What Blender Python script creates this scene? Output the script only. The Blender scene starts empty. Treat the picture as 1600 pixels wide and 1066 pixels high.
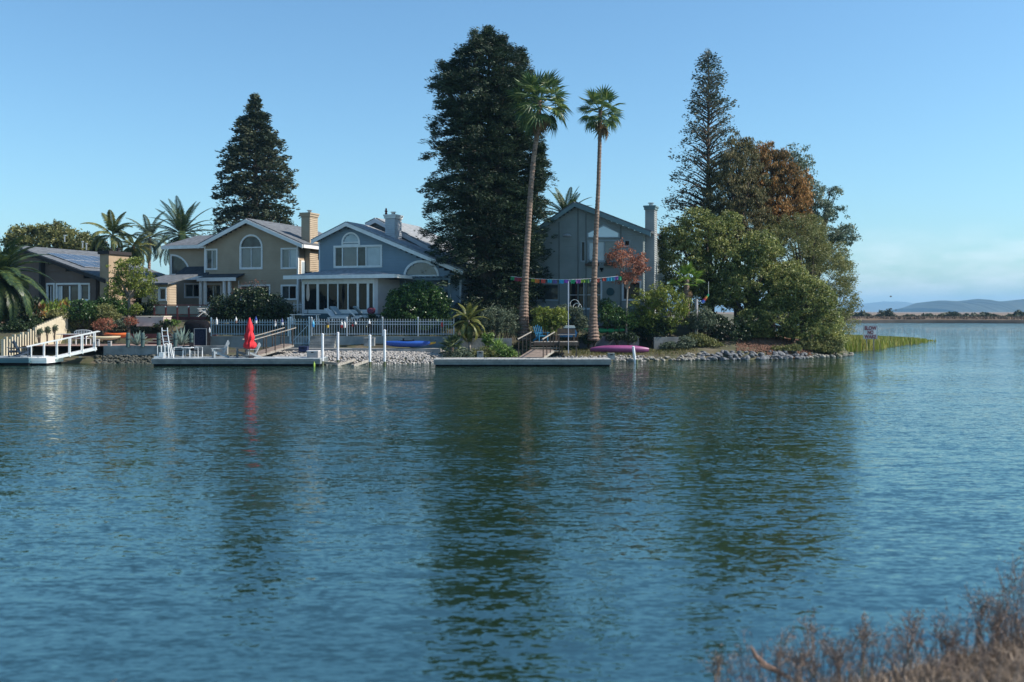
import bpy, math, random
import numpy as np
from mathutils import Vector, Matrix, noise as mnoise
rad = math.radians
S = bpy.context.scene
COL = S.collection
random.seed(7)
rng = np.random.default_rng(11)

# ---------------------------------------------------------------- camera
F, EYE, HY = 1500.0, 3.3, 487.0          # focal length in photo pixels, eye height, horizon row
cam_d = bpy.data.cameras.new('camera'); cam = bpy.data.objects.new('camera', cam_d); COL.objects.link(cam)
cam.location = (0, 0, EYE); cam.rotation_euler = (rad(90), 0, 0)
cam_d.sensor_width = 36; cam_d.lens = 33.75; cam_d.shift_y = -0.02875
cam_d.clip_start = 0.1; cam_d.clip_end = 20000
cam_d.dof.use_dof = True; cam_d.dof.focus_distance = 68; cam_d.dof.aperture_fstop = 1.05
S.camera = cam

# ---------------------------------------------------------------- world, sun, exposure
SUN_AZ, SUN_EL = -4.0, 41.0              # azimuth measured from +X towards +Y
wd = bpy.data.worlds.new('World'); S.world = wd; wd.use_nodes = True
nt = wd.node_tree; nt.nodes.clear()
N = nt.nodes.new; Lk = nt.links.new
wo = N('ShaderNodeOutputWorld'); bg = N('ShaderNodeBackground'); sky = N('ShaderNodeTexSky')
sky.sky_type = 'NISHITA'; sky.sun_disc = False
sky.sun_elevation = rad(SUN_EL); sky.sun_rotation = rad(90 - SUN_AZ)
sky.altitude = 0; sky.air_density = 1.12; sky.dust_density = 0.7; sky.ozone_density = 3.0
bg.inputs[1].default_value = 0.108
hs = N('ShaderNodeHueSaturation'); hs.inputs['Saturation'].default_value = 1.0; hs.inputs['Hue'].default_value = 0.5
tn = N('ShaderNodeMix'); tn.data_type = 'RGBA'; tn.blend_type = 'MULTIPLY'; tn.inputs[0].default_value = 1.0; tn.inputs[7].default_value = (.73, .985, 1.08, 1)
Lk(sky.outputs[0], tn.inputs[6]); Lk(tn.outputs[2], hs.inputs['Color'])
# faint bank of low cloud, all the way round the horizon
tc = N('ShaderNodeTexCoord'); mp = N('ShaderNodeMapping'); mp.inputs['Scale'].default_value = (9, 9, 30)
ns = N('ShaderNodeTexNoise'); ns.inputs['Scale'].default_value = 1.6; ns.inputs['Detail'].default_value = 7; ns.inputs['Roughness'].default_value = 0.55
cr = N('ShaderNodeValToRGB'); cr.color_ramp.elements[0].position = 0.44; cr.color_ramp.elements[1].position = 0.68
sx = N('ShaderNodeSeparateXYZ'); el = N('ShaderNodeValToRGB')
e = el.color_ramp; e.elements[0].position = 0.0; e.elements[0].color = (0.25,)*3 + (1,)
e.elements[1].position = 0.085; e.elements[1].color = (0, 0, 0, 1)
k = e.elements.new(0.03); k.color = (0.85,)*3 + (1,)
k = e.elements.new(0.055); k.color = (0.5,)*3 + (1,)
mm = N('ShaderNodeMath'); mm.operation = 'MULTIPLY'
mx = N('ShaderNodeMix'); mx.data_type = 'RGBA'; mx.inputs[7].default_value = (9.4, 9.1, 9.8, 1)
Lk(tc.outputs['Generated'], mp.inputs[0]); Lk(mp.outputs[0], ns.inputs[0]); Lk(ns.outputs[0], cr.inputs[0])
Lk(tc.outputs['Generated'], sx.inputs[0]); Lk(sx.outputs[2], el.inputs[0])
Lk(cr.outputs[0], mm.inputs[0]); Lk(el.outputs[0], mm.inputs[1])
mm2 = N('ShaderNodeMath'); mm2.operation = 'MULTIPLY'; mm2.inputs[1].default_value = 0.38
Lk(mm.outputs[0], mm2.inputs[0]); Lk(mm2.outputs[0], mx.inputs[0])
Lk(hs.outputs[0], mx.inputs[6]); Lk(mx.outputs[2], bg.inputs[0]); Lk(bg.outputs[0], wo.inputs[0])

sd = bpy.data.lights.new('sun', 'SUN'); sun = bpy.data.objects.new('sun', sd); COL.objects.link(sun)
sd.energy = 5.0; sd.angle = rad(0.53); sd.color = (1.0, 0.93, 0.83)
sv = Vector((math.cos(rad(SUN_AZ))*math.cos(rad(SUN_EL)), math.sin(rad(SUN_AZ))*math.cos(rad(SUN_EL)), math.sin(rad(SUN_EL))))
sun.rotation_euler = sv.to_track_quat('Z', 'Y').to_euler(); sun.location = (40, 40, 60)
S.view_settings.view_transform = 'Standard'; S.view_settings.look = 'None'
S.view_settings.exposure = 0.58; S.view_settings.gamma = 1.0; S.view_settings.use_curve_mapping = False
S.render.engine = 'CYCLES'
S.cycles.volume_bounces = 0; S.cycles.transparent_max_bounces = 8; S.cycles.max_bounces = 6

# ---------------------------------------------------------------- helpers
def W(px, py, Y): return Vector(((px-800)/F*Y, Y, EYE+(HY-py)/F*Y))
def G(px, py, z):
    Y = (EYE-z)*F/(py-HY); return Vector(((px-800)/F*Y, Y, z))
def X_(px, Y): return (px-800)/F*Y
def Z_(py, Y): return EYE+(HY-py)/F*Y

def props(o, label=None, cat=None, group=None, kind=None):
    if label: o['label'] = label
    if cat: o['category'] = cat
    if group: o['group'] = group
    if kind: o['kind'] = kind
    return o
def thing(name, label, cat, loc=(0, 0, 0), rz=0.0, group=None):
    o = bpy.data.objects.new(name, None); COL.objects.link(o)
    o.empty_display_size = 0.3; o.location = loc; o.rotation_euler = (0, 0, rz)
    return props(o, label, cat, group)
def dup(root, loc, rz=None, label=None, group=None, scale=None):
    r = root.copy(); COL.objects.link(r); r.location = loc
    if rz is not None: r.rotation_euler = (root.rotation_euler.x, root.rotation_euler.y, rz)
    if label: r['label'] = label
    if group: r['group'] = group
    if scale: r.scale = (scale,)*3
    for ch in list(root.children):
        c = ch.copy(); COL.objects.link(c); c.parent = r
        for g in list(ch.children):
            q = g.copy(); COL.objects.link(q); q.parent = c
    return r
def inst(name, mesh, parent, loc=(0, 0, 0), rot=(0, 0, 0), sc=1.0):
    o = bpy.data.objects.new(name, mesh); COL.objects.link(o); o.parent = parent
    o.location = loc; o.rotation_euler = rot; o.scale = (sc,)*3 if not hasattr(sc, '__len__') else sc
    return o

class MB:
    def __init__(self): self.v = []; self.f = []
    def add(self, vs, fs):
        n = len(self.v); self.v += [tuple(q) for q in vs]; self.f += [tuple(i+n for i in f) for f in fs]; return self
    def box(self, x0, x1, y0, y1, z0, z1):
        return self.add([(x0,y0,z0),(x1,y0,z0),(x1,y1,z0),(x0,y1,z0),(x0,y0,z1),(x1,y0,z1),(x1,y1,z1),(x0,y1,z1)],
                        [(0,3,2,1),(4,5,6,7),(0,1,5,4),(1,2,6,5),(2,3,7,6),(3,0,4,7)])
    def beam(self, p, q, w, h, up=(0, 0, 1)):
        p = Vector(p); q = Vector(q); d = (q-p).normalized(); u = Vector(up)
        s = d.cross(u)
        if s.length < 1e-4: s = d.cross(Vector((0, 1, 0)))
        s.normalize(); u = s.cross(d).normalized(); s = s*w/2; u = u*h/2
        return self.add([p-s-u,p+s-u,p+s+u,p-s+u,q-s-u,q+s-u,q+s+u,q-s+u],
                        [(0,3,2,1),(4,5,6,7),(0,1,5,4),(1,2,6,5),(2,3,7,6),(3,0,4,7)])
    def tube(self, pts, rs, n=6, cap=True):
        pts = [Vector(p) for p in pts]; base = len(self.v)
        if not hasattr(rs, '__len__'): rs = [rs]*len(pts)
        prev = None
        for i, p in enumerate(pts):
            d = (pts[min(i+1, len(pts)-1)] - pts[max(i-1, 0)])
            d = d.normalized() if d.length > 1e-6 else Vector((0, 0, 1))
            if prev is None:
                a = d.cross(Vector((0, 1, 0)));
                if a.length < 0.1: a = d.cross(Vector((1, 0, 0)))
            else:
                a = prev - d*prev.dot(d)
                if a.length < 1e-4: a = d.cross(Vector((1, 0, 0)))
            a.normalize(); prev = a; b = d.cross(a)
            for k in range(n):
                t = 2*math.pi*k/n
                self.v.append(tuple(p + (a*math.cos(t)+b*math.sin(t))*rs[i]))
        for i in range(len(pts)-1):
            for k in range(n):
                k2 = (k+1) % n; o = base+i*n
                self.f.append((o+k, o+k2, o+n+k2, o+n+k))
        if cap:
            self.f.append(tuple(base+k for k in reversed(range(n))))
            self.f.append(tuple(base+(len(pts)-1)*n+k for k in range(n)))
        return self
    def prism(self, poly, y0, y1, mp=None):
        """polygon given in (x,z), extruded along y"""
        n = len(poly); vs = [(x, y0, z) for x, z in poly]+[(x, y1, z) for x, z in poly]
        if mp: vs = [mp(*q) for q in vs]
        fs = [tuple(range(n)), tuple(reversed(range(n, 2*n)))]
        fs += [(i, i+n, (i+1) % n+n, (i+1) % n) for i in range(n)]
        return self.add(vs, fs)
    def slab(self, poly, z0, z1):
        n = len(poly); vs = [(x, y, z0) for x, y in poly]+[(x, y, z1) for x, y in poly]
        fs = [tuple(reversed(range(n))), tuple(range(n, 2*n))]
        fs += [(i, (i+1) % n, (i+1) % n+n, i+n) for i in range(n)]
        return self.add(vs, fs)
    def lathe(self, prof, n=12, c=(0, 0, 0)):
        base = len(self.v)
        for r, z in prof:
            for k in range(n):
                t = 2*math.pi*k/n; self.v.append((c[0]+r*math.cos(t), c[1]+r*math.sin(t), c[2]+z))
        for i in range(len(prof)-1):
            for k in range(n):
                k2 = (k+1) % n; o = base+i*n; self.f.append((o+k, o+k2, o+n+k2, o+n+k))
        self.f.append(tuple(base+k for k in reversed(range(n)))); self.f.append(tuple(base+(len(prof)-1)*n+k for k in range(n)))
        return self
    def mesh(self, name, m, smooth=False):
        me = bpy.data.meshes.new(name); me.from_pydata(self.v, [], self.f); me.update()
        if m: me.materials.append(m)
        if smooth: me.polygons.foreach_set('use_smooth', [True]*len(me.polygons))
        return me
    def build(self, name, m, parent=None, loc=(0, 0, 0), rz=0.0, smooth=False):
        o = bpy.data.objects.new(name, self.mesh(name, m, smooth)); COL.objects.link(o)
        o.parent = parent; o.location = loc; o.rotation_euler = (0, 0, rz); return o

def np_mesh(name, V, quads, m, smooth=False):
    me = bpy.data.meshes.new(name); V = np.asarray(V, dtype=np.float32); quads = np.asarray(quads, dtype=np.int32)
    k = quads.shape[1]
    me.vertices.add(len(V)); me.vertices.foreach_set('co', V.ravel())
    me.loops.add(quads.size); me.loops.foreach_set('vertex_index', quads.ravel())
    me.polygons.add(len(quads)); me.polygons.foreach_set('loop_start', np.arange(0, quads.size, k, dtype=np.int32))
    me.polygons.foreach_set('loop_total', np.full(len(quads), k, dtype=np.int32))
    if smooth: me.polygons.foreach_set('use_smooth', np.ones(len(quads), dtype=bool))
    me.update(calc_edges=True)
    if m: me.materials.append(m)
    return me
def np_obj(name, V, quads, m, parent=None, loc=(0, 0, 0), smooth=False):
    o = bpy.data.objects.new(name, np_mesh(name, V, quads, m, smooth)); COL.objects.link(o); o.parent = parent; o.location = loc
    return o

# ---------------------------------------------------------------- materials
MC = {}
def mat(name, c1, c2=None, scale=3.0, rough=0.8, bump=0.0, bscale=None, metal=0.0, ior=1.45, stretch=(1, 1, 1), c3=None, lo=0.35, hi=0.65, trans=0.0):
    if name in MC: return MC[name]
    m = bpy.data.materials.new(name); m.use_nodes = True; t = m.node_tree; b = t.nodes['Principled BSDF']
    b.inputs['Roughness'].default_value = rough; b.inputs['Metallic'].default_value = metal; b.inputs['IOR'].default_value = ior
    b.inputs['Base Color'].default_value = (*c1, 1)
    if c2 or bump:
        tc = t.nodes.new('ShaderNodeTexCoord'); mp = t.nodes.new('ShaderNodeMapping'); mp.inputs['Scale'].default_value = stretch
        t.links.new(tc.outputs['Object'], mp.inputs[0])
    if c2:
        n = t.nodes.new('ShaderNodeTexNoise'); n.inputs['Scale'].default_value = scale; n.inputs['Detail'].default_value = 6; n.inputs['Roughness'].default_value = 0.6
        t.links.new(mp.outputs[0], n.inputs[0])
        r = t.nodes.new('ShaderNodeValToRGB'); r.color_ramp.elements[0].position = lo; r.color_ramp.elements[1].position = hi
        r.color_ramp.elements[0].color = (*c1, 1); r.color_ramp.elements[1].color = (*c2, 1)
        if c3: q = r.color_ramp.elements.new((lo+hi)/2); q.color = (*c3, 1)
        t.links.new(n.outputs[0], r.inputs[0]); t.links.new(r.outputs[0], b.inputs['Base Color'])
    if bump:
        n2 = t.nodes.new('ShaderNodeTexNoise'); n2.inputs['Scale'].default_value = bscale or scale*4; n2.inputs['Detail'].default_value = 5
        t.links.new(mp.outputs[0], n2.inputs[0])
        bp = t.nodes.new('ShaderNodeBump'); bp.inputs['Strength'].default_value = 1.0; bp.inputs['Distance'].default_value = bump
        t.links.new(n2.outputs[0], bp.inputs['Height']); t.links.new(bp.outputs[0], b.inputs['Normal'])
    if trans:
        tr = t.nodes.new('ShaderNodeBsdfTranslucent'); mxs = t.nodes.new('ShaderNodeMixShader'); mxs.inputs[0].default_value = trans
        tr.inputs[0].default_value = (*c1, 1)
        t.links.new(b.outputs[0], mxs.inputs[1]); t.links.new(tr.outputs[0], mxs.inputs[2])
        t.links.new(mxs.outputs[0], t.nodes['Material Output'].inputs[0])
    MC[name] = m; return m
def leafmat(name, cols, rough=0.55, trans=0.3, vary=0.5, nscale=0.7):
    """cols: three leaf tints; one picked per leaf, with broader drifts of tint across the crown"""
    if name in MC: return MC[name]
    m = bpy.data.materials.new(name); m.use_nodes = True; t = m.node_tree; b = t.nodes['Principled BSDF']
    b.inputs['Roughness'].default_value = rough; b.inputs['IOR'].default_value = 1.4
    g = t.nodes.new('ShaderNodeNewGeometry'); tc = t.nodes.new('ShaderNodeTexCoord'); n = t.nodes.new('ShaderNodeTexNoise')
    n.inputs['Scale'].default_value = nscale; n.inputs['Detail'].default_value = 3
    t.links.new(tc.outputs['Object'], n.inputs[0])
    mul = t.nodes.new('ShaderNodeMapRange'); mul.inputs[1].default_value = 0.3; mul.inputs[2].default_value = 0.7
    mul.inputs[3].default_value = -vary; mul.inputs[4].default_value = vary
    t.links.new(n.outputs[0], mul.inputs[0])
    ad = t.nodes.new('ShaderNodeMath'); ad.operation = 'ADD'
    t.links.new(g.outputs['Random Per Island'], ad.inputs[0]); t.links.new(mul.outputs[0], ad.inputs[1])
    r = t.nodes.new('ShaderNodeValToRGB'); r.color_ramp.elements[0].color = (*cols[0], 1); r.color_ramp.elements[1].color = (*cols[2], 1)
    r.color_ramp.elements[0].position = 0.1; r.color_ramp.elements[1].position = 0.95
    q = r.color_ramp.elements.new(0.5); q.color = (*cols[1], 1)
    t.links.new(ad.outputs[0], r.inputs[0]); t.links.new(r.outputs[0], b.inputs['Base Color'])
    tr = t.nodes.new('ShaderNodeBsdfTranslucent'); t.links.new(r.outputs[0], tr.inputs[0])
    mxs = t.nodes.new('ShaderNodeMixShader'); mxs.inputs[0].default_value = trans
    t.links.new(b.outputs[0], mxs.inputs[1]); t.links.new(tr.outputs[0], mxs.inputs[2]); t.links.new(mxs.outputs[0], t.nodes['Material Output'].inputs[0])
    MC[name] = m; return m

white_paint = mat('white_paint', (.62, .62, .60), (.72, .72, .71), 2.5, .55)
white_metal = mat('white_metal', (.68, .70, .72), None, rough=.35)
weathered = mat('weathered_wood', (.19, .165, .14), (.34, .31, .275), 2.2, .85, .004, 30, stretch=(.5, 4, 4))
dark_wood = mat('dark_wood', (.05, .036, .028), (.10, .072, .055), 3, .8, .003, 30)
deck_wood = mat('deck_wood', (.17, .13, .105), (.26, .20, .165), 3, .8, .003, 30)
redwood = mat('red_stained_wood', (.075, .018, .018), (.12, .03, .03), 3, .7)
concrete = mat('concrete', (.20, .20, .195), (.33, .325, .31), 1.6, .9, .006, 14)
old_concrete = mat('old_concrete', (.13, .14, .14), (.27, .275, .27), 1.1, .9, .01, 9)
cream = mat('cream_stucco', (.40, .35, .25), (.50, .44, .33), 1.2, .9, .006, 25)
bark = mat('bark', (.045, .033, .026), (.11, .085, .068), 4, .95, .02, 12, stretch=(1, 1, .3))
palebark = mat('pale_bark', (.16, .14, .12), (.28, .25, .22), 4, .95, .01, 12, stretch=(1, 1, .3))
black_cloth = mat('black_fabric', (.004, .004, .006), (.010, .010, .013), 3, 1.0, ior=1.2)
# ---------------------------------------------------------------- the setting: water, land, hills, air
def water_material():
    """ripple slopes summed straight into the normal, so wavelets stay crisp however far away they are"""
    m = bpy.data.materials.new('estuary_water'); m.use_nodes = True; t = m.node_tree; b = t.nodes['Principled BSDF']
    b.inputs['Base Color'].default_value = (.012, .026, .014, 1); b.inputs['Roughness'].default_value = 0.02; b.inputs['IOR'].default_value = 3.6; b.inputs['Specular Tint'].default_value = (.7, 1, 1, 1)
    tc = t.nodes.new('ShaderNodeTexCoord'); tot = None
    def noise(scale, stretch, rot, detail, rough, warp):
        mp = t.nodes.new('ShaderNodeMapping'); mp.inputs['Scale'].default_value = (*stretch, 1); mp.inputs['Rotation'].default_value = (0, 0, rad(rot))
        t.links.new(tc.outputs['Object'], mp.inputs[0])
        n = t.nodes.new('ShaderNodeTexNoise'); n.inputs['Scale'].default_value = scale; n.inputs['Detail'].default_value = detail
        n.inputs['Roughness'].default_value = rough; n.inputs['Distortion'].default_value = warp
        t.links.new(mp.outputs[0], n.inputs[0]); return n
    def vmath(op, a, bv):
        v = t.nodes.new('ShaderNodeVectorMath'); v.operation = op; t.links.new(a, v.inputs[0])
        if isinstance(bv, tuple): v.inputs[1].default_value = bv
        else: t.links.new(bv, v.inputs[1])
        return v.outputs[0]
    # gusts: broad patches where the small ripples are stronger or calmer
    g = noise(.10, (.4, 1), 8, 4, .55, .4); gr = t.nodes.new('ShaderNodeMapRange'); gr.inputs[1].default_value = .36; gr.inputs[2].default_value = .64; gr.inputs[3].default_value = .6; gr.inputs[4].default_value = 1.25
    t.links.new(g.outputs[0], gr.inputs[0])
    # the reach close under the houses lies in their lee and is calmer
    sep = t.nodes.new('ShaderNodeSeparateXYZ'); t.links.new(tc.outputs['Object'], sep.inputs[0])
    la = t.nodes.new('ShaderNodeMapRange'); la.inputs[1].default_value = 38; la.inputs[2].default_value = 55; la.inputs[3].default_value = 0; la.inputs[4].default_value = .22; t.links.new(sep.outputs[1], la.inputs[0])
    lb = t.nodes.new('ShaderNodeMapRange'); lb.inputs[1].default_value = 18; lb.inputs[2].default_value = 27; lb.inputs[3].default_value = 1; lb.inputs[4].default_value = 0; t.links.new(sep.outputs[0], lb.inputs[0])
    lm = t.nodes.new('ShaderNodeMath'); lm.operation = 'MULTIPLY'; t.links.new(la.outputs[0], lm.inputs[0]); t.links.new(lb.outputs[0], lm.inputs[1])
    li = t.nodes.new('ShaderNodeMath'); li.operation = 'SUBTRACT'; li.inputs[0].default_value = 1; t.links.new(lm.outputs[0], li.inputs[1])
    gm = t.nodes.new('ShaderNodeMath'); gm.operation = 'MULTIPLY'; t.links.new(gr.outputs[0], gm.inputs[0]); t.links.new(li.outputs[0], gm.inputs[1])
    for scale, stretch, rot, detail, rough, warp, ax, ay, gust in WAVES:
        n = noise(scale, stretch, rot, detail, rough, warp)
        v = vmath('SUBTRACT', n.outputs['Color'], (.5, .5, .5)); v = vmath('MULTIPLY', v, (ax, ay, 0))
        if gust:
            sc = t.nodes.new('ShaderNodeVectorMath'); sc.operation = 'SCALE'; t.links.new(v, sc.inputs[0]); t.links.new(gm.outputs[0], sc.inputs['Scale']); v = sc.outputs[0]
        tot = v if tot is None else vmath('ADD', tot, v)
    # wind ripples run towards this bank: their faces on this side are steep, their backs gentle
    sp = t.nodes.new('ShaderNodeSeparateXYZ'); t.links.new(tot, sp.inputs[0])
    q1 = t.nodes.new('ShaderNodeMath'); q1.operation = 'MULTIPLY'; q1.inputs[1].default_value = .22; t.links.new(sp.outputs[1], q1.inputs[0])
    q2 = t.nodes.new('ShaderNodeMath'); q2.operation = 'MINIMUM'; t.links.new(sp.outputs[1], q2.inputs[0]); t.links.new(q1.outputs[0], q2.inputs[1])
    cb = t.nodes.new('ShaderNodeCombineXYZ'); t.links.new(sp.outputs[0], cb.inputs[0]); t.links.new(q2.outputs[0], cb.inputs[1]); tot = cb.outputs[0]
    v = vmath('ADD', tot, (0, 0, 1)); nn = t.nodes.new('ShaderNodeVectorMath'); nn.operation = 'NORMALIZE'; t.links.new(v, nn.inputs[0])
    t.links.new(nn.outputs[0], b.inputs['Normal']); return m
WAVES = [(.35, (.45, 1), -5, 1, .5, .3, .03, .07, False), (1.5, (.20, 1), 3, 1.5, .5, .5, .04, .24, False), (4.2, (.24, 1), -4, 1.5, .5, .4, .08, .38, False), (9.5, (.36, 1), 6, 1.5, .5, .3, .22, .84, True), (22, (.45, 1), -4, 1, .5, .2, .24, .84, True)]
WATER = water_material()
BIG = 8900.0
wt = MB().add([(-BIG, -60, 0), (BIG, -60, 0), (BIG, 12400, 0), (-BIG, 12400, 0)], [(0, 1, 2, 3)]).build('water', WATER); wt['kind'] = 'structure'
bed = MB().add([(-BIG, -60, -1.6), (BIG, -60, -1.6), (BIG, 12400, -1.6), (-BIG, 12400, -1.6)], [(0, 1, 2, 3)]).build('creek_bed', mat('mud', (.06, .05, .035))); bed['kind'] = 'structure'

# --- the built-up spit of land across the water
_sx = [-200, -60, -33, -23, -12, -8, -5, 5.8, 10.5, 13, 16, 19, 22, 24, 26.5, 27.5]
_sy = [61, 61, 61.5, 61.2, 60.3, 60.0, 60.8, 63.6, 64.4, 65.0, 65.6, 66.5, 68.5, 71, 75.5, 80]
def shore_y(x): return np.interp(x, _sx, _sy)
def shore_x(y): return np.interp(y, [60, 66, 71, 75, 82, 90, 120, 200, 330], [16, 21, 24.6, 26.9, 27.6, 28.5, 33, 54, 88])
_zd = ([-6, -3, 0, .9, 3, 5.0, 5.5, 8, 11, 16, 40], [-1.7, -1.2, -.06, .38, .62, .85, 1.45, 2.3, 2.95, 3.35, 3.5])
def land_z(x, y):
    x = np.asarray(x, float); y = np.asarray(y, float)
    d = np.minimum(y-shore_y(x), np.where(y > 66, (shore_x(y)-x)*.85, 99))
    z = np.interp(d, *_zd)
    right = np.clip((x-10)/6, 0, 1)
    zr = np.interp(d, [-6, 0, .8, 3, 6, 12, 25], [-1.7, -.06, .5, 1.0, 1.7, 2.5, 2.7])
    z = z*(1-right)+zr*right
    bed_ = np.interp(y, [60.6, 61.4, 67.5, 70], [-1, 1.3, 2.9, 3.1])
    return np.where((x < -32.45+(y-60.8)*.15) & (y > 61), np.maximum(z, bed_), z)
def lz(x, y): return float(land_z(x, y))
gx = np.concatenate([np.arange(-200, -45, 8.), np.arange(-45, 34, .5), np.arange(34, 95, 5.)])
gy = np.concatenate([np.arange(54, 84, .5), np.arange(84, 130, 3.), np.arange(130, 331, 10.)])
XX, YY = np.meshgrid(gx, gy); ZZ = land_z(XX, YY)
ZZ = ZZ + .05*np.sin(XX*1.7+np.cos(YY*1.3)*2)*np.cos(YY*2.1)*(ZZ > 0)
def grid_faces(nx, ny):
    i = np.arange(nx-1)[None, :]+np.arange(ny-1)[:, None]*nx
    return np.stack([i, i+1, i+1+nx, i+nx], -1).reshape(-1, 4)
soil = mat('garden_soil', (.05, .042, .03), (.115, .09, .06), .55, .95, .03, 6, c3=(.06, .062, .028))
gnd = np_obj('ground', np.stack([XX, YY, ZZ], -1).reshape(-1, 3), grid_faces(len(gx), len(gy)), soil, smooth=True); gnd['kind'] = 'structure'
# --- paved patio beside the left sea wall
pav = mat('patio_paving', (.20, .13, .11), (.30, .21, .18), 2.5, .9, .004, 20)
xs = np.linspace(-33, -20.6, 26); ys = np.linspace(62.6, 66.9, 10); PX, PY = np.meshgrid(xs, ys)
o = np_obj('patio', np.stack([PX, PY, land_z(PX, PY)*0+1.06], -1).reshape(-1, 3), grid_faces(26, 10), pav); o['kind'] = 'structure'
o = MB().box(-33, -20.6, 66.9, 67.1, .4, 1.75).build('garden_terrace_edge', redwood); props(o, 'low dark red timber edge behind the left patio', 'retaining wall')

# --- bank on the camera's side, only its right shoulder is in view
def near_shore(x): return np.interp(x, [-30, -6, 0, 1.6, 3.2, 4.4, 6, 9, 14, 30], [6.0, 6.5, 7.4, 8.0, 8.5, 9.1, 10.3, 12.6, 16, 24])
def near_z(x, y):
    d = near_shore(x)-y
    return np.interp(d, [-3, -.5, 0, .5, 1.5, 3.5, 6, 9], [-1.7, -.3, -.02, .2, .5, 1.0, 1.55, 1.65])
nx_ = np.arange(-30, 30.1, .25); ny_ = np.arange(-60, 30.1, .25); ny_ = np.concatenate([np.arange(-60, 0, 4.), np.arange(0, 28, .25)])
NX, NY = np.meshgrid(nx_, ny_); NZ = near_z(NX, NY)+.04*np.sin(NX*4.1+np.sin(NY*3)*1.5)*np.sin(NY*5.3+NX)*(near_z(NX, NY) > 0)
o = np_obj('near_bank', np.stack([NX, NY, NZ], -1).reshape(-1, 3), grid_faces(len(nx_), len(ny_)),
           mat('dry_bank_soil', (.045, .04, .034), (.11, .095, .08), 3, .95, .03, 14), smooth=True); o['kind'] = 'structure'

# --- far marsh plain beyond the open water
def far_edge(x): return 276+6*np.sin(x*.021)+2.5*np.sin(x*.11+1)
fx = np.concatenate([np.arange(-8800, -200, 200.), np.arange(-200, 480, 4.), np.arange(480, 8801, 200.)])
fdep = np.array([-3, -.2, 0, .6, 3, 10, 25, 50, 90, 160, 300, 600, 1200, 2400, 11900.])
fz = np.array([-1.7, -.2, .0, 1.0, 1.25, 1.3, 1.25, 1.3, 1.35, 1.3, 1.3, 1.5, 1.5, 1.5, 1.5])
FX, FD = np.meshgrid(fx, fdep); FZ = np.repeat(fz[:, None], len(fx), 1)+.22*np.sin(FX*.31+FD*.2)*np.sin(FX*.07)*(FD > .5)*(FD < 200)
marsh = mat('dry_marsh', (.11, .075, .05), (.20, .14, .095), .035, .95, .05, 2, stretch=(.4, 1, 1), c3=(.16, .11, .07))
o = np_obj('far_marsh', np.stack([FX, far_edge(FX)+FD, FZ], -1).reshape(-1, 3), grid_faces(len(fx), len(fdep)), marsh, smooth=True); o['kind'] = 'structure'

# --- hills on the horizon
def ridge(name, pts, Y, depth, m, jag, seed, step=2.0):
    px = np.arange(pts[0][0], pts[-1][0], step); py = np.interp(px, [p[0] for p in pts], [p[1] for p in pts])
    r = np.random.default_rng(seed)
    k = np.convolve(r.normal(0, 1, len(px)+8), np.ones(5)/5, 'same')[4:-4]; k2 = np.convolve(r.normal(0, 1, len(px)+40), np.ones(21)/21, 'same')[20:-20]
    py = py+1.5; py = py - jag*(k*1.2+k2*4)*np.clip((HY-2-py)/6, 0, 1)
    rows = []
    for f, g in ((0, 0), (.35, .62), (.7, .9), (1, 1), (1.5, .85), (2.2, .0)):
        yy = Y+depth*f; x = (px-800)/F*Y; z = 1.3+(Z_(py, Y)-1.3)*g+(0 if f in (0, 1.5, 2.2) else 0)
        rows.append(np.stack([x, np.full_like(x, yy), z], -1))
    o = np_obj(name, np.concatenate(rows), grid_faces(len(px), 6), m, smooth=True); o['kind'] = 'structure'; return o
ridge('far_hills', [(200, 480), (500, 470), (800, 474), (1100, 468), (1300, 482), (1352, 484), (1380, 474), (1400, 471), (1412, 473), (1440, 467), (1462, 468), (1482, 475), (1520, 480), (1700, 472), (2000, 466), (2500, 480)],
      9000, 900, mat('far_hill', (.05, .065, .05), (.09, .085, .055), .004, .95), .6, 3)
ridge('wooded_hills', [(1501, 487), (1503, 480), (1520, 475), (1530, 468), (1548, 467), (1556, 473), (1563, 467), (1575, 471), (1590, 470), (1604, 466), (1640, 470), (1700, 464), (1800, 470), (2000, 475), (2400, 470)],
      3800, 400, mat('wooded_hill', (.018, .028, .018), (.03, .038, .02), .01, .95), 1.1, 5, 1.0)

# --- air: hills fade to blue through it
hz = bpy.data.materials.new('haze_air'); hz.use_nodes = True; t = hz.node_tree; t.nodes.remove(t.nodes['Principled BSDF'])
pv = t.nodes.new('ShaderNodeVolumePrincipled'); pv.inputs['Color'].default_value = (.36, .68, 1.0, 1); pv.inputs['Density'].default_value = .00012
pv.inputs['Anisotropy'].default_value = .0
t.links.new(pv.outputs[0], t.nodes['Material Output'].inputs['Volume'])
o = MB().box(-9000, 9000, -70, 12500, -2.7, 190).build('haze', hz); o['kind'] = 'stuff'; o.display_type = 'WIRE'

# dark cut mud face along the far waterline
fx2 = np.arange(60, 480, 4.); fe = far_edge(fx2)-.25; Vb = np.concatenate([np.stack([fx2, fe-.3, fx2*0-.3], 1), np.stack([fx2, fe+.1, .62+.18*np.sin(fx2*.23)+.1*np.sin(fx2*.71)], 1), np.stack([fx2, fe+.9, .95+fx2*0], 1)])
o = np_obj('mud_edge', Vb, grid_faces(len(fx2), 3), mat('dark_mud', (.018, .018, .016), (.04, .036, .03), .3, .9)); o['kind'] = 'structure'
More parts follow.
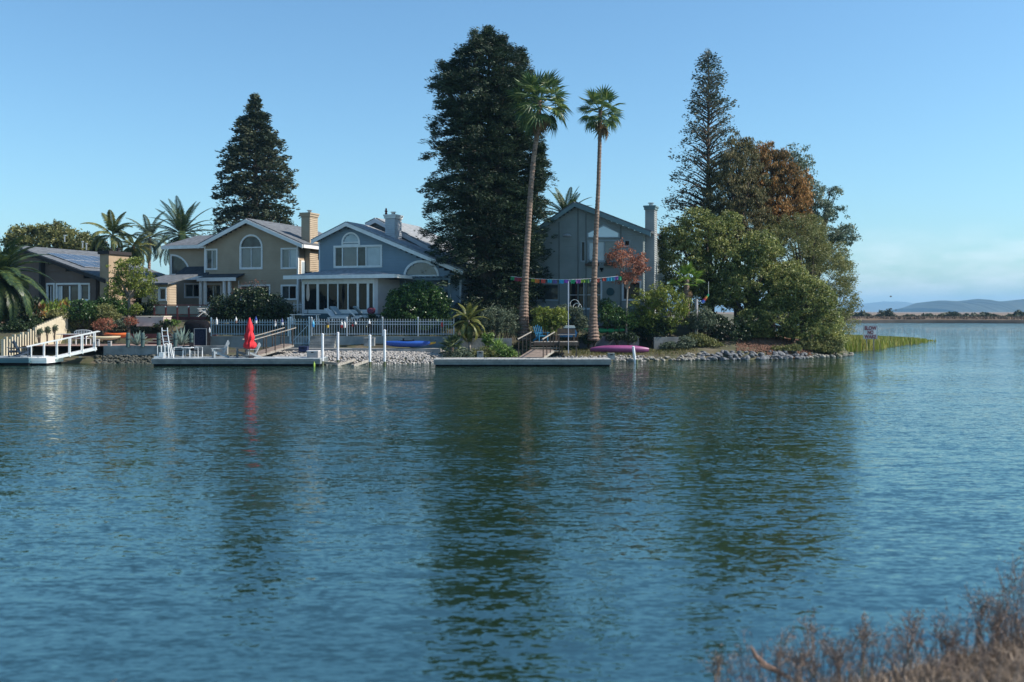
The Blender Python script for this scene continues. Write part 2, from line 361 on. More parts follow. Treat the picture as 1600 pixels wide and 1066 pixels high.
# ---------------------------------------------------------------- foliage makers
def unit(v): return v/np.maximum(np.linalg.norm(v, axis=1, keepdims=True), 1e-9)
def leaf_geo(C, size, aspect=2.2, D=None, spread=1.0, fold=0.0, r=rng):
    """diamond leaves centred at C; long axis along D (if given) loosened by spread"""
    n = len(C); A = r.normal(0, 1, (n, 3))
    if D is not None: A = unit(D)+A*spread*.5
    A = unit(A); B = unit(np.cross(A, r.normal(0, 1, (n, 3))))
    s = np.asarray(size)*r.uniform(.65, 1.35, n); L = (s/2)[:, None]*A; Wd = (s/2/aspect)[:, None]*B
    V = np.stack([C-L, C+Wd-L*.1, C+L, C-Wd-L*.1], 1).reshape(-1, 3)
    return V
def leaves_obj(name, C, size, m, parent, aspect=2.2, D=None, spread=1.0):
    V = leaf_geo(C, size, aspect, D, spread); q = np.arange(len(V)).reshape(-1, 4)
    o = np_obj(name, V, q, m, parent); o['kind'] = 'stuff'; return o
def lobe_points(lobes, n, clump, per, shell=(.72, 1.02), seed=0, rough=.16, fill=.12, low=-.75):
    """clumps of points over the outside of a set of ellipsoids (x,y,z,rx,ry,rz); clumps buried in another lobe are dropped"""
    r = np.random.default_rng(seed); Lb = np.array(lobes, float)
    w = (Lb[:, 3]*Lb[:, 5]+Lb[:, 3]*Lb[:, 4]+Lb[:, 4]*Lb[:, 5])**1.0; w /= w.sum()
    k = r.choice(len(Lb), int(n*1.6), p=w); d = unit(r.normal(0, 1, (len(k), 3)))
    d = d[(d[:, 2] > low)]; k = k[:len(d)]
    ph = r.uniform(0, 6.28, (len(Lb), 6))
    wob = sum(np.sin(d[:, i % 3]*(3+i*1.7)+d[:, (i+1) % 3]*(2+i)+ph[k, i]) for i in range(6))/6
    rr = r.uniform(shell[0], shell[1], len(k))*(1+rough*wob*1.8)
    inner = r.random(len(k)) < fill; rr[inner] = r.uniform(.2, .75, inner.sum())
    P = Lb[k, :3]+d*Lb[k, 3:6]*rr[:, None]
    keep = np.ones(len(P), bool)
    for j in range(len(Lb)):
        q = ((P-Lb[j, :3])/Lb[j, 3:6]); keep &= (np.linalg.norm(q, axis=1) > .62) | (k == j)
    P = P[keep][:n]
    off = r.normal(0, 1, (len(P), per, 3)); off /= np.maximum(np.linalg.norm(off, axis=2, keepdims=True), 1e-6)
    off *= (r.random((len(P), per, 1))**.5)*clump*r.uniform(.6, 1.3, (len(P), 1, 1))
    off[..., 2] *= .7
    return P, (P[:, None, :]+off).reshape(-1, 3)
def limbs(mb, root, tips, r0, rt=.02, bend=.25, n=5, r=random):
    for t in tips:
        a = Vector(root); b = Vector(t); m1 = a.lerp(b, .35)+Vector((0, 0, (b-a).length*bend*.5)); m2 = a.lerp(b, .7)+Vector((r.uniform(-.1, .1), r.uniform(-.1, .1), (b-a).length*bend*.35))
        mb.tube([a, m1, m2, b], [r0, r0*.75, r0*.45, rt], n)
def bush(name, label, cat, lobes_px, Y, m, n=320, per=26, leaf=.14, clump=.28, seed=0, trunk=None, trunk_r=.08, group=None, barkm=None, dep=None, aspect=2.0, zb=None, rough=.16, fill=.12, low=-.75, D=None, shell=(.72, 1.02)):
    """lobes_px: (px, py, rx_px, ry_px[, dY]) seen in the photograph at distance Y; built as solids standing at Y"""
    cx = np.mean([l[0] for l in lobes_px]); bx = X_(cx, Y) if trunk is None else X_(trunk[0], Y)
    z0 = lz(bx, Y) if zb is None else zb
    root = thing(name, label, cat, (bx, Y, z0), 0, group)
    s = Y/F; L = []
    for l in lobes_px:
        dy = l[4] if len(l) > 4 else 0
        rx, rz = l[2]*s, l[3]*s; ry = dep or (rx+rz)/2
        sc = (Y+dy)/Y
        L.append((X_(l[0], Y)*sc-bx, dy, EYE+(Z_(l[1], Y)-EYE)*sc-z0, rx, ry, rz))
    P, C = lobe_points(L, n, clump, per, seed=seed, rough=rough, fill=fill, low=low, shell=shell)
    C = C[C[:, 2] > .03]
    leaves_obj('foliage', C, leaf, m, root, aspect, D=None if D is None else np.tile(D, (len(C), 1)))
    mb = MB(); r = random.Random(seed)
    if trunk is not None:
        top = min(l[2] for l in L); tz = max(.4, Z_(trunk[1], Y)-z0)
        mb.tube([(0, 0, -.3), (r.uniform(-.08, .08), 0, tz*.5), (r.uniform(-.15, .15), 0, tz)], [trunk_r*1.25, trunk_r, trunk_r*.8], 8)
        base = (0, 0, tz*.93)
    else: base = (0, 0, .05)
    for l in L:
        for j in range(4):
            a = r.uniform(0, 6.28); mb_t = (l[0]+math.cos(a)*l[3]*.6, l[1]+math.sin(a)*l[4]*.6, l[2]+r.uniform(-.2, .6)*l[5])
            limbs(mb, base if trunk is not None else (l[0]*.6, l[1]*.6, .05), [mb_t], trunk_r*.55, .012, .12, 4, r)
    mb.build('trunk' if trunk is not None else 'stems', barkm or bark, root)
    return root
def prof(tab, h): return np.interp(h, [t[0] for t in tab], [t[1] for t in tab])
def conifer(name, label, px_base, Y, zbase, leaders, m, nb, tufts, per, leaf, seed=0, clump=.35, droop=.15, rise=.35, tr=.35, aspect=3.0, depth=1.0, inner=.25, spread=.8, lim=True, fat=.28, flat=.55, rise0=0.):
    """leaders: list of (px_top, py_top, py_low, left [(frac, px)], right [(frac, px)], dY, weight); frac 0 at the low end, 1 at the tip"""
    bx = X_(px_base, Y); root = thing(name, label, 'tree', (bx, Y, zbase)); r = np.random.default_rng(seed)
    s = Y/F; Cs = []; Ds = []; mb = MB()
    for (px, pt, pl, lt, rt, dY, wgt) in leaders:
        x0 = X_(px, Y)-bx; zt = Z_(pt, Y)-zbase; zl = Z_(pl, Y)-zbase
        nn = int(nb*wgt)
        mb.tube([(x0*.15, dY*.3, -.3), (x0*.5, dY*.7, zl+.3*(zt-zl)), (x0*.9, dY, zl+.7*(zt-zl)), (x0, dY, zt)], [tr, tr*.72, tr*.33, .03], 8)
        h = np.sort(r.random(nn)**.92); az = (np.arange(nn)*2.39996+r.normal(0, .5, nn)) % 6.2832
        for i in range(nn):
            c, sn = math.cos(az[i]), math.sin(az[i])
            Rl = prof(lt, h[i])*s; Rr = prof(rt, h[i])*s; Rd = (Rl+Rr)/2*depth
            Rx = Rr if c > 0 else Rl
            L = 1/math.sqrt((c/max(Rx, .05))**2+(sn/max(Rd, .05))**2)*r.uniform(.74, 1.08)
            cx = np.interp(h[i], [0, 1], [x0*.5, x0]) if zl > 2 else x0*h[i]
            z = zl+(zt-zl)*h[i]; up = (rise*(h[i]-.35)+rise0)*L
            nt_ = max(3, int(tufts*(.35+.65*L/3.5))); f = 1-r.random(nt_)**1.6*(1-inner)
            side = r.normal(0, fat, nt_)*L*f*.8
            px_ = cx+c*L*f-sn*side; py_ = dY+sn*L*f+c*side
            pz = z+up*f-droop*L*f*f+r.normal(0, .12, nt_)
            T = np.stack([px_, py_, pz], 1)
            off = r.normal(0, 1, (nt_, per, 3)); off /= np.linalg.norm(off, axis=2, keepdims=True)
            off *= r.random((nt_, per, 1))**.5*clump*r.uniform(.6, 1.25, (nt_, 1, 1)); off[..., 2] *= flat
            Cs.append((T[:, None]+off).reshape(-1, 3)); Ds.append(np.tile([c, sn, .15], (nt_*per, 1)))
            if lim and L > .5:
                mb.tube([(cx, dY, z-.1*L), (cx+c*L*.5, dY+sn*L*.5, z+up*.5-droop*L*.25), (cx+c*L*.93, dY+sn*L*.93, z+up*.93-droop*L*.86)], [.02+.022*L, .015+.011*L, .008], 4, False)
    C = np.concatenate(Cs); D = np.concatenate(Ds)
    mb.build('trunk', bark, root)
    leaves_obj('crown', C, leaf, m, root, aspect, D, spread)
    return root

# ---------------------------------------------------------------- palms
def pinnate_mesh(name, L, curl, leaflet, n, m, seed=0, vee=.5, rib=.035, hang=.0):
    r = np.random.default_rng(seed); V = []; Q = []
    t = np.linspace(0, 1, 15); ang = -curl*t**1.3; step = L/14
    x = np.concatenate([[0], np.cumsum(np.cos(ang[:-1])*step)]); z = np.concatenate([[0], np.cumsum(np.sin(ang[:-1])*step)])
    mb = MB(); mb.tube([(x[i], 0, z[i]) for i in range(15)], [rib*(1-.85*tt) for tt in t], 4, False)
    V = list(mb.v); Q = [q for q in mb.f if len(q) == 4]
    for i in range(n):
        f = .12+.88*(i+.5)/n; px = np.interp(f, t, x); pz = np.interp(f, t, z); a = np.interp(f, t, ang)
        ll = leaflet*math.sin(math.pi*min(1, (f*.86+.14)))**.6*r.uniform(.85, 1.1)
        for s in (-1, 1):
            fwd = .55+.5*f; d = np.array([fwd*math.cos(a), s*1.0, fwd*math.sin(a)+vee]); d /= np.linalg.norm(d)
            d2 = d*np.array([1, 1, 1])+np.array([0, 0, -(.45+hang+r.uniform(0, .3))])
            b = np.array([px, 0, pz]); mid = b+d*ll*.5; tip = mid+d2/np.linalg.norm(d2)*ll*.55
            w = np.array([math.cos(a), 0, math.sin(a)])*.032*(1+leaflet)
            k = len(V); V += [tuple(b-w*.5), tuple(b+w*.5), tuple(mid+w), tuple(mid-w), tuple(tip+w*.15), tuple(tip-w*.15)]
            Q += [(k, k+1, k+2, k+3), (k+3, k+2, k+4, k+5)]
    me = np_mesh(name, V, Q, m); return me
def fan_mesh(name, stalk, Rf, n, m, seed=0, cup=.25, droop=.5, spread=2.1, split=.5):
    r = np.random.default_rng(seed); mb = MB(); mb.tube([(0, 0, 0), (stalk*.5, 0, -.02), (stalk, 0, 0)], [.03, .022, .018], 4, False)
    V = list(mb.v); Q = [q for q in mb.f if len(q) == 4]
    for i in range(n):
        a = -spread+2*spread*(i+.5)/n; da = spread/n*.92
        Ls = Rf*(1-.28*abs(a)/spread)*r.uniform(.88, 1.06); f = split
        def pt(aa, rr, lift=0):
            q = rr/Rf; return (stalk+math.cos(aa)*rr, math.sin(aa)*rr, cup*math.cos(aa*2)*rr*0+cup*abs(math.sin(aa))*rr*.6-droop*q**3*Rf*.5+lift)
        b = (stalk, 0, 0); pl = pt(a-da, Ls*f, -.02); pr = pt(a+da, Ls*f, -.02); pm = pt(a, Ls*f, .03)
        tip = pt(a+r.uniform(-.03, .03), Ls, r.uniform(-.12, .03)*Rf)
        k = len(V); V += [b, pl, pm, pr, tip]; Q += [(k, k+1, k+2, k+2), (k, k+2, k+3, k+3), (k+1, k+4, k+2, k+2), (k+2, k+4, k+3, k+3)]
    me = bpy.data.meshes.new(name); me.from_pydata(V, [], [tuple(dict.fromkeys(q)) for q in Q]); me.update(); me.materials.append(m); return me
def ringed_trunk(pts, rads, m, parent, ring=.22, amp=.09, nseg=None):
    P = [Vector(p) for p in pts]; d = [0]
    for i in range(1, len(P)): d.append(d[-1]+(P[i]-P[i-1]).length)
    tot = d[-1]; k = int(tot/ring)*2; mb = MB(); Q = []; Rr = []
    X = [p.x for p in P]; Yv = [p.y for p in P]; Zv = [p.z for p in P]; r = random.Random(5)
    for i in range(k+1):
        s = tot*i/k; rr = float(np.interp(s, d, rads))*(1+(amp if i % 2 else -amp*.6)*r.uniform(.6, 1.3))
        Q.append((np.interp(s, d, X), np.interp(s, d, Yv), np.interp(s, d, Zv))); Rr.append(rr)
    mb.tube(Q, Rr, 12); return mb.build('trunk', m, parent)
palm_trunk_m = mat('palm_trunk', (.10, .065, .05), (.25, .17, .13), 3.5, .9, .01, 20, stretch=(1, 1, 2.5))
washy = leafmat('fan_palm_leaf', [(.04, .085, .025), (.09, .15, .04), (.22, .26, .08)], .4, .35, .3)
dead = leafmat('dead_palm_leaf', [(.10, .065, .035), (.22, .14, .07), (.36, .25, .13)], .8, .2, .3)
datep = leafmat('date_palm_leaf', [(.02, .042, .02), (.035, .066, .026), (.09, .12, .035)], .4, .25, .3)
FANS = [fan_mesh('fan_leaf', 1.05, .95, 15, washy, i, .25, dr) for i, dr in enumerate((.25, .55, .95))]
DEADF = [fan_mesh('dead_fan_leaf', .8, .95, 20, dead, 9+i, .1, 1.3, 1.7) for i in range(2)]
def fan_palm(name, label, px, py, Y, z0, path, rads, n, sc, ndead, seed, low=-1.0, group=None, elmax=1.35, fans=FANS):
    bx = X_(px, Y); root = thing(name, label, 'palm tree', (bx, Y, z0), 0, group)
    pts = [(X_(a, Y)-bx, 0, Z_(b, Y)-z0) for a, b in path]; pts[0] = (pts[0][0], 0, -.3)
    ringed_trunk(pts, rads, palm_trunk_m, root); top = Vector(pts[-1]); r = random.Random(seed)
    for i in range(n):
        f = (i+.5)/n; e_ = elmax+(low-elmax)*f**.9; az = i*2.39996+r.uniform(-.3, .3)
        k = 0 if e_ > .6 else 1 if e_ > -.1 else 2
        inst('frond', fans[k], root, top+Vector((0, 0, -.35*f*sc)), (r.uniform(-.5, .5), -e_, az), sc*r.uniform(.85, 1.1))
    for i in range(ndead):
        az = i*2.39996+r.uniform(-.4, .4); e_ = r.uniform(-1.45, -.75)
        inst('dead_frond', DEADF[i % 2], root, top+Vector((0, 0, -.35-.5*r.random())), (r.uniform(-.8, .8), -e_, az), sc*r.uniform(.6, .95))
    return root
def feather_palm(name, label, px, Y, z0, path, rads, n, L, seed, leafm=None, hi=1.35, low=-.7, curl=(.7, 1.5), leaflet=.5, nl=36, group=None, vee=.35, hang=0., trm=None, rib=.035):
    lm = leafm or datep; bx = X_(px, Y); root = thing(name, label, 'palm tree', (bx, Y, z0), 0, group)
    pts = [(X_(a, Y)-bx, 0, Z_(b, Y)-z0) for a, b in path]; pts[0] = (pts[0][0], 0, -.3)
    ringed_trunk(pts, rads, trm or palm_trunk_m, root, .2, .12); top = Vector(pts[-1]); r = random.Random(seed)
    ms = [pinnate_mesh('feather_leaf', L, c, leaflet, nl, lm, seed+j, vee, rib, hang) for j, c in enumerate(np.linspace(curl[0], curl[1], 4))]
    for i in range(n):
        f = (i+.5)/n; e_ = hi+(low-hi)*f; az = i*2.39996+r.uniform(-.25, .25)
        inst('frond', ms[min(3, int(f*4))], root, top+Vector((0, 0, -.15*f)), (r.uniform(-.15, .15), -e_, az), r.uniform(.85, 1.1))
    return root
# ---------------------------------------------------------------- trees
redw = leafmat('dark_redwood_needles', [(.009, .020, .012), (.022, .042, .022), (.055, .085, .042)], .6, .15, .35, .35)
conm = leafmat('left_conifer_needles', [(.012, .026, .016), (.03, .05, .028), (.09, .10, .055)], .6, .15, .35, .35)
thin = leafmat('thin_conifer_needles', [(.03, .055, .045), (.06, .095, .065), (.15, .13, .08)], .6, .2, .6, .3)
rust = leafmat('rusty_needles', [(.10, .08, .035), (.26, .14, .05), (.44, .24, .085)], .7, .25, .55, .5)
olive = leafmat('olive_needles', [(.06, .065, .03), (.13, .115, .05), (.22, .18, .08)], .7, .25, .4, .4)
myop = leafmat('broad_bush_leaves', [(.06, .085, .024), (.16, .19, .05), (.36, .36, .12)], .5, .35, .35, .5)
willow = leafmat('willow_leaves', [(.07, .085, .03), (.15, .165, .055), (.27, .26, .10)], .5, .35, .3, .4)
euc = leafmat('blue_green_leaves', [(.05, .085, .06), (.11, .155, .11), (.20, .23, .15)], .5, .3, .4, .4)
citrus = leafmat('glossy_dark_leaves', [(.019, .048, .014), (.035, .083, .021), (.096, .168, .045)], .32, .2, .3, .8)
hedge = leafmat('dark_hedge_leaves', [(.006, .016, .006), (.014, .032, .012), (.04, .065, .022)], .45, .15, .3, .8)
lime = leafmat('yellow_green_leaves', [(.072, .104, .019), (.152, .192, .032), (.272, .304, .064)], .5, .35, .3, .8)
grey = leafmat('grey_green_leaves', [(.056, .080, .051), (.096, .128, .080), (.176, .208, .136)], .6, .3, .3, .8)
redl = leafmat('autumn_red_leaves', [(.160, .056, .035), (.304, .112, .067), (.448, .208, .128)], .6, .35, .3, .8)
fresh = leafmat('fresh_green_leaves', [(.064, .128, .024), (.120, .208, .040), (.208, .304, .072)], .45, .35, .3, .8)

conifer('redwood_tree', 'huge dark redwood with several tops behind the taller leaning palm', 775, 72, 1.9, [
    (763, 44, 470, [(0, 75), (.1, 100), (.25, 108), (.4, 112), (.5, 106), (.6, 100), (.7, 90), (.78, 92), (.86, 78), (.92, 46), (.96, 22), (1, 2)], [(0, 75), (.15, 85), (.35, 66), (.5, 62), (.7, 60), (.82, 56), (.9, 50), (.96, 26), (1, 2)], 0, 1.15),
    (742, 52, 400, [(0, 50), (.4, 60), (.75, 42), (.9, 22), (1, 2)], [(0, 30), (.6, 30), (.9, 12), (1, 2)], -.8, .25),
    (718, 84, 420, [(0, 40), (.25, 62), (.45, 58), (.65, 56), (.8, 42), (.88, 36), (.95, 20), (1, 4)], [(0, 30), (.6, 30), (.9, 18), (1, 4)], -.5, .35),
    (690, 92, 250, [(0, 30), (.5, 26), (.8, 16), (1, 3)], [(0, 20), (.7, 15), (1, 3)], .3, .1),
    (812, 76, 470, [(0, 60), (.5, 40), (.8, 30), (1, 3)], [(0, 50), (.2, 66), (.35, 68), (.48, 60), (.62, 48), (.85, 38), (.94, 20), (1, 3)], .6, .8),
    (786, 60, 300, [(0, 30), (.6, 26), (.9, 14), (1, 2)], [(0, 30), (.6, 26), (.9, 14), (1, 2)], -.4, .2),
    (845, 225, 480, [(0, 30), (.6, 25), (1, 4)], [(0, 22), (.3, 36), (.6, 32), (.9, 18), (1, 4)], .5, .5)],
    redw, 340, 15, 27, .235, 21, .44, .22, .3, .5, 4.0, .9)
conifer('conifer_tree', 'dense cone-shaped conifer behind the tan two-storey house', 400, 104, 3.3, [
    (399, 150, 372, [(0, 66), (.12, 68), (.2, 64), (.35, 62), (.5, 56), (.65, 45), (.78, 30), (.9, 18), (.96, 8), (1, 1)], [(0, 62), (.15, 66), (.35, 58), (.5, 58), (.65, 42), (.8, 28), (.9, 16), (.96, 8), (1, 1)], 0, 1)],
    conm, 300, 11, 13, .36, 22, .5, .18, .2, .42, 2.6, 1.0)
conifer('tall_thin_conifer', 'tallest sparse see-through conifer right of the grey-green house, trunk showing', 1106, 80, 2.3, [
    (1107, 80, 400, [(0, 66), (.1, 80), (.2, 74), (.3, 60), (.38, 58), (.48, 52), (.58, 38), (.7, 32), (.8, 22), (.88, 21), (.95, 12), (1, 5)],
     [(0, 50), (.1, 60), (.25, 55), (.45, 50), (.55, 52), (.65, 44), (.75, 32), (.85, 24), (.9, 20), (.96, 12), (1, 6)], 0, 1)],
    thin, 230, 9, 10, .20, 33, .40, .10, .30, .26, 2.2, .95, .30, fat=.26, flat=.85, rise0=.42)
bush('olive_conifer', 'dull olive conifer between the tall thin conifer and the rusty one', 'tree',
     [(1152, 232, 18, 24), (1140, 262, 30, 30), (1165, 262, 22, 34), (1130, 305, 34, 40), (1165, 310, 34, 44), (1148, 355, 50, 44), (1172, 228, 10, 14)],
     77.5, olive, 1100, 26, .24, .34, 41, trunk=(1152, 400), trunk_r=.24, rough=.35, aspect=3.6, D=(0, 0, 1.6))
bush('rusty_cypress', 'rusty orange-brown cypress, the only brown crown in the right-hand grove', 'tree',
     [(1202, 240, 11, 20), (1188, 250, 12, 24), (1222, 258, 14, 24), (1198, 285, 26, 34), (1232, 290, 22, 34), (1252, 310, 15, 36), (1205, 330, 36, 40), (1238, 345, 28, 36), (1180, 300, 14, 34)],
     79, rust, 1250, 26, .25, .34, 52, trunk=(1206, 400), trunk_r=.24, rough=.35, aspect=3.6, D=(0, 0, 1.6))
bush('eucalyptus_tree', 'loose blue-green tree with ragged branches behind the rusty cypress', 'tree',
     [(1248, 262, 20, 26), (1262, 300, 26, 26), (1285, 330, 26, 24, -1), (1300, 300, 14, 10), (1310, 370, 22, 18, -1), (1322, 358, 14, 7), (1316, 412, 16, 20), (1240, 240, 6, 12), (1275, 380, 30, 40)],
     80, euc, 620, 24, .24, .4, 3, trunk=(1265, 430), trunk_r=.28, rough=.35, aspect=3, shell=(.5, 1.1))
bush('willow_like_tree', 'rounded fine-leaved olive tree at the water end of the grove', 'tree',
     [(1235, 400, 60, 52), (1280, 430, 50, 55, .5), (1300, 470, 38, 40), (1200, 380, 40, 36, 1), (1310, 505, 26, 26, -.6), (1255, 360, 36, 24)],
     76, willow, 1500, 34, .17, .42, 4, trunk=(1262, 500), trunk_r=.3, rough=.16, aspect=3.4, shell=(.82, 1.03), fill=.06)
bush('spreading_tree', 'tall bright green spreading tree just right of the grey-green house', 'tree',
     [(1098, 375, 44, 40), (1070, 410, 34, 40), (1125, 420, 42, 44), (1085, 345, 26, 18), (1050, 380, 22, 26, 1), (1110, 470, 40, 34), (1140, 350, 20, 20, 1), (1060, 450, 24, 26, .8)],
     73, myop, 1250, 34, .17, .36, 5, trunk=(1112, 470), trunk_r=.2, rough=.2, shell=(.82, 1.03), fill=.06, low=-.45)
bush('spreading_tree', 'middle green tree with arched crown between the tall thin conifer and the water', 'tree',
     [(1190, 390, 32, 28), (1175, 430, 40, 36), (1150, 460, 36, 40), (1205, 470, 40, 40), (1230, 440, 30, 28), (1165, 395, 24, 22)],
     72, myop, 1250, 34, .17, .36, 6, trunk=(1172, 500), trunk_r=.25, rough=.2, shell=(.82, 1.03), fill=.06, low=-.45)
bush('overhanging_tree', 'low dark green tree leaning over the rocks at the point', 'tree',
     [(1215, 500, 38, 34), (1260, 470, 44, 36), (1255, 515, 40, 26), (1285, 500, 30, 30), (1180, 505, 28, 26), (1295, 530, 24, 20), (1240, 448, 34, 24)],
     70.5, myop, 1100, 32, .16, .34, 8, trunk=(1240, 520), trunk_r=.16, rough=.2, shell=(.82, 1.03), fill=.06, low=-.5)
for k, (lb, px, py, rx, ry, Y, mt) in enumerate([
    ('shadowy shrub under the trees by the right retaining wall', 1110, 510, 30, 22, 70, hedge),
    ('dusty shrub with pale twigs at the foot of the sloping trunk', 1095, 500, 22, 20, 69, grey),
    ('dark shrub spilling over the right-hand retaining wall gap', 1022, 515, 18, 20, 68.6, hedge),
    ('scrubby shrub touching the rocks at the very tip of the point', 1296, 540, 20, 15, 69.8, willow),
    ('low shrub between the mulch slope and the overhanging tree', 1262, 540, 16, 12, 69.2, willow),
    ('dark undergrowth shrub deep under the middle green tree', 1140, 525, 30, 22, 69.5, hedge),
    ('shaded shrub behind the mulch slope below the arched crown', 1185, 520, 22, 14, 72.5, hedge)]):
    bush('shrub', lb, 'shrub', [(px, py, rx, ry), (px+rx*.5, py+3, rx*.6, ry*.8), (px-rx*.5, py+2, rx*.6, ry*.7)], Y, mt, 190, 24, .14, .26, 60+k)

# tall fan palms
fan_palm('tall_fan_palm', 'taller leaning fan palm with a shaggy crown, in front of the huge redwood', 818, 520, 66.5, 1.6,
         [(817, 525), (818, 500), (820, 450), (824, 380), (829, 300), (834, 245), (840, 205), (843, 157)], [.46, .34, .24, .20, .18, .16, .15, .16], 44, 1.25, 15, 3, -1.0)
fan_palm('tall_fan_palm', 'shorter straight fan palm in front of the grey-green house', 927, 524, 66.5, 1.6,
         [(927, 528), (927, 500), (928, 450), (931, 370), (935, 290), (937, 225), (938, 172)], [.42, .28, .20, .165, .14, .13, .13], 34, .98, 9, 8, -.8)
feather_palm('date_palm', 'date palm top showing over the grey-green house roof beside the redwood', 885, 92, 3.4, [(885, 480), (885, 400), (885, 338)], [.35, .3, .32], 34, 3.1, 21, hi=1.35, low=-.4, curl=(.4, 1.3), leaflet=.55, nl=30)
feather_palm('date_palm', 'big date palm at the left edge, its fronds hanging over the cream wall', -4, 65.5, 1.9, [(-4, 520), (-5, 470), (-6, 432)], [.5, .42, .4], 88, 4.0, 31, hi=1.25, low=-1.2, curl=(1.0, 2.0), leaflet=.6, nl=42, rib=.045)
feather_palm('date_palm', 'date palm with stiff arching fronds left of the tan house roof', 285, 98, 3.4, [(285, 480), (285, 420), (284, 366)], [.4, .34, .36], 46, 4.2, 41, hi=1.4, low=-.8, curl=(.6, 1.5), leaflet=.6, nl=36)
queen = leafmat('queen_palm_leaf', [(.06, .08, .02), (.12, .14, .035), (.24, .22, .07)], .45, .3, .3)
feather_palm('queen_palm', 'slim queen palm with upswept plumes standing above the solar-panel roof', 172, 104, 3.4, [(172, 480), (173, 420), (176, 368)], [.2, .16, .14], 13, 3.5, 51, queen, hi=1.5, low=-.2, curl=(1.0, 2.2), leaflet=.75, nl=40, vee=.0, hang=1.1)
fq = leafmat('hazy_palm_leaf', [(.056, .080, .056), (.080, .112, .072), (.136, .160, .096)], .5, .3, .3)
feather_palm('queen_palm', 'feathery grey-green queen palm just left of the stiff date palm', 232, 112, 3.4, [(232, 480), (233, 420), (234, 372)], [.2, .17, .15], 26, 3.6, 61, fq, hi=1.5, low=-.7, curl=(1.0, 2.2), leaflet=.65, nl=30, vee=.1, hang=.6)
feather_palm('queen_palm', 'lower drooping queen palm between the upswept plume palm and the chimney', 208, 108, 3.4, [(208, 480), (208, 430), (209, 385)], [.2, .17, .15], 26, 3.0, 71, queen, hi=1.2, low=-.9, curl=(1.0, 2.2), leaflet=.6, nl=30, vee=.1, hang=.6)
feather_palm('pygmy_date_palm', 'small pale-trunked feather palm at the right end of the white fence', 734, 64.4, .9, [(734, 546), (733, 520), (732, 500)], [.09, .075, .08], 26, 1.75, 81, queen, hi=1.35, low=-1.1, curl=(.9, 2.1), leaflet=.3, nl=26, vee=.2, hang=.3, rib=.02, trm=palebark)
# young fan palms and spiky plants
yfan = leafmat('young_fan_leaf', [(.112, .192, .024), (.192, .304, .040), (.320, .416, .080)], .45, .35, .2)
YF = [fan_mesh('young_fan_leaf', .7, .75, 22, yfan, 70+i, .2, dr, 2.0) for i, dr in enumerate((.2, .5, .8))]
fan_palm('young_fan_palm', 'bright yellow-green young fan palm beside the grey-green house chimney', 1073, 440, 70, 2.6, [(1073, 500), (1073, 470), (1073, 437)], [.26, .22, .16], 11, 1.05, 2, 12, -.1, None, 1.45, YF)
mf = leafmat('low_fan_leaf', [(.048, .080, .035), (.088, .128, .056), (.192, .224, .096)], .45, .3, .3)
MF = [fan_mesh('low_fan_leaf', .5, .62, 22, mf, 80+i, .25, dr, 2.0) for i, dr in enumerate((.2, .5, .8))]
fan_palm('low_fan_palm', 'low stemless fan palm at the end of the blue kayak', 706, 545, 62.4, .75, [(706, 556), (706, 550), (706, 542)], [.14, .13, .12], 18, .95, 0, 15, -.1, None, 1.35, MF)

# trees and shrubs of the left gardens
bush('round_tree', 'broad round-headed tree on the far left skyline behind the brown house', 'tree',
     [(45, 372, 34, 18), (85, 366, 30, 18), (110, 378, 30, 18), (65, 385, 50, 16), (20, 380, 16, 12)], 108, willow, 420, 28, .3, .6, 91, trunk=(70, 420), trunk_r=.3)
bush('round_tree', 'darker round tree on the skyline between the broad tree and the upswept palm', 'tree',
     [(140, 380, 20, 13), (120, 386, 20, 12), (155, 386, 14, 10)], 114, hedge, 200, 24, .32, .55, 92, trunk=(138, 420), trunk_r=.25)
bush('small_tree', 'light airy small tree with a twisted trunk in front of the brown chimney', 'tree',
     [(195, 425, 20, 20), (215, 440, 22, 26), (185, 450, 18, 22), (228, 455, 14, 18), (205, 408, 16, 9)], 70.5, lime, 300, 20, .16, .3, 93, trunk=(201, 465), trunk_r=.12, barkm=palebark, rough=.3, shell=(.5, 1.1))
bush('bush', 'round dark green bush in front of the brown house doors', 'bush', [(130, 486, 20, 18), (120, 492, 14, 12), (142, 492, 14, 12)], 68, citrus, 170, 26, .14, .28, 94)
bush('bush', 'lighter green bush between the round dark bush and the small airy tree', 'bush', [(162, 490, 16, 15), (175, 494, 12, 10)], 68.3, willow, 140, 24, .13, .26, 95)
bush('bush', 'bright green bush beside the twisted trunk and the pink box', 'bush', [(213, 483, 8, 8), (208, 488, 7, 6)], 69.5, lime, 60, 22, .12, .2, 96)
bush('bush', 'reddish twiggy bush below the lighter green bush', 'bush', [(165, 508, 14, 11), (152, 510, 8, 8)], 66.6, redl, 80, 16, .10, .2, 97, rough=.3)
bush('bush', 'small rusty bush left of the first agave', 'bush', [(204, 503, 10, 8)], 66.4, redl, 50, 16, .10, .16, 98, rough=.3)
bush('bush', 'small dark bush right of the pink box', 'bush', [(250, 508, 10, 6), (262, 506, 8, 6)], 67.3, hedge, 70, 20, .11, .18, 99)
bush('bush', 'low bright green plant under the red railing', 'bush', [(270, 505, 9, 5), (258, 503, 7, 4)], 67.6, fresh, 60, 20, .12, .16, 100)
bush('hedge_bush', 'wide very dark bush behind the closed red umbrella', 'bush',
     [(350, 482, 24, 20), (385, 475, 30, 24), (420, 482, 32, 20), (365, 495, 40, 14), (445, 490, 18, 14), (395, 498, 44, 12), (405, 462, 14, 12)], 68.2, hedge, 620, 30, .16, .34, 101)
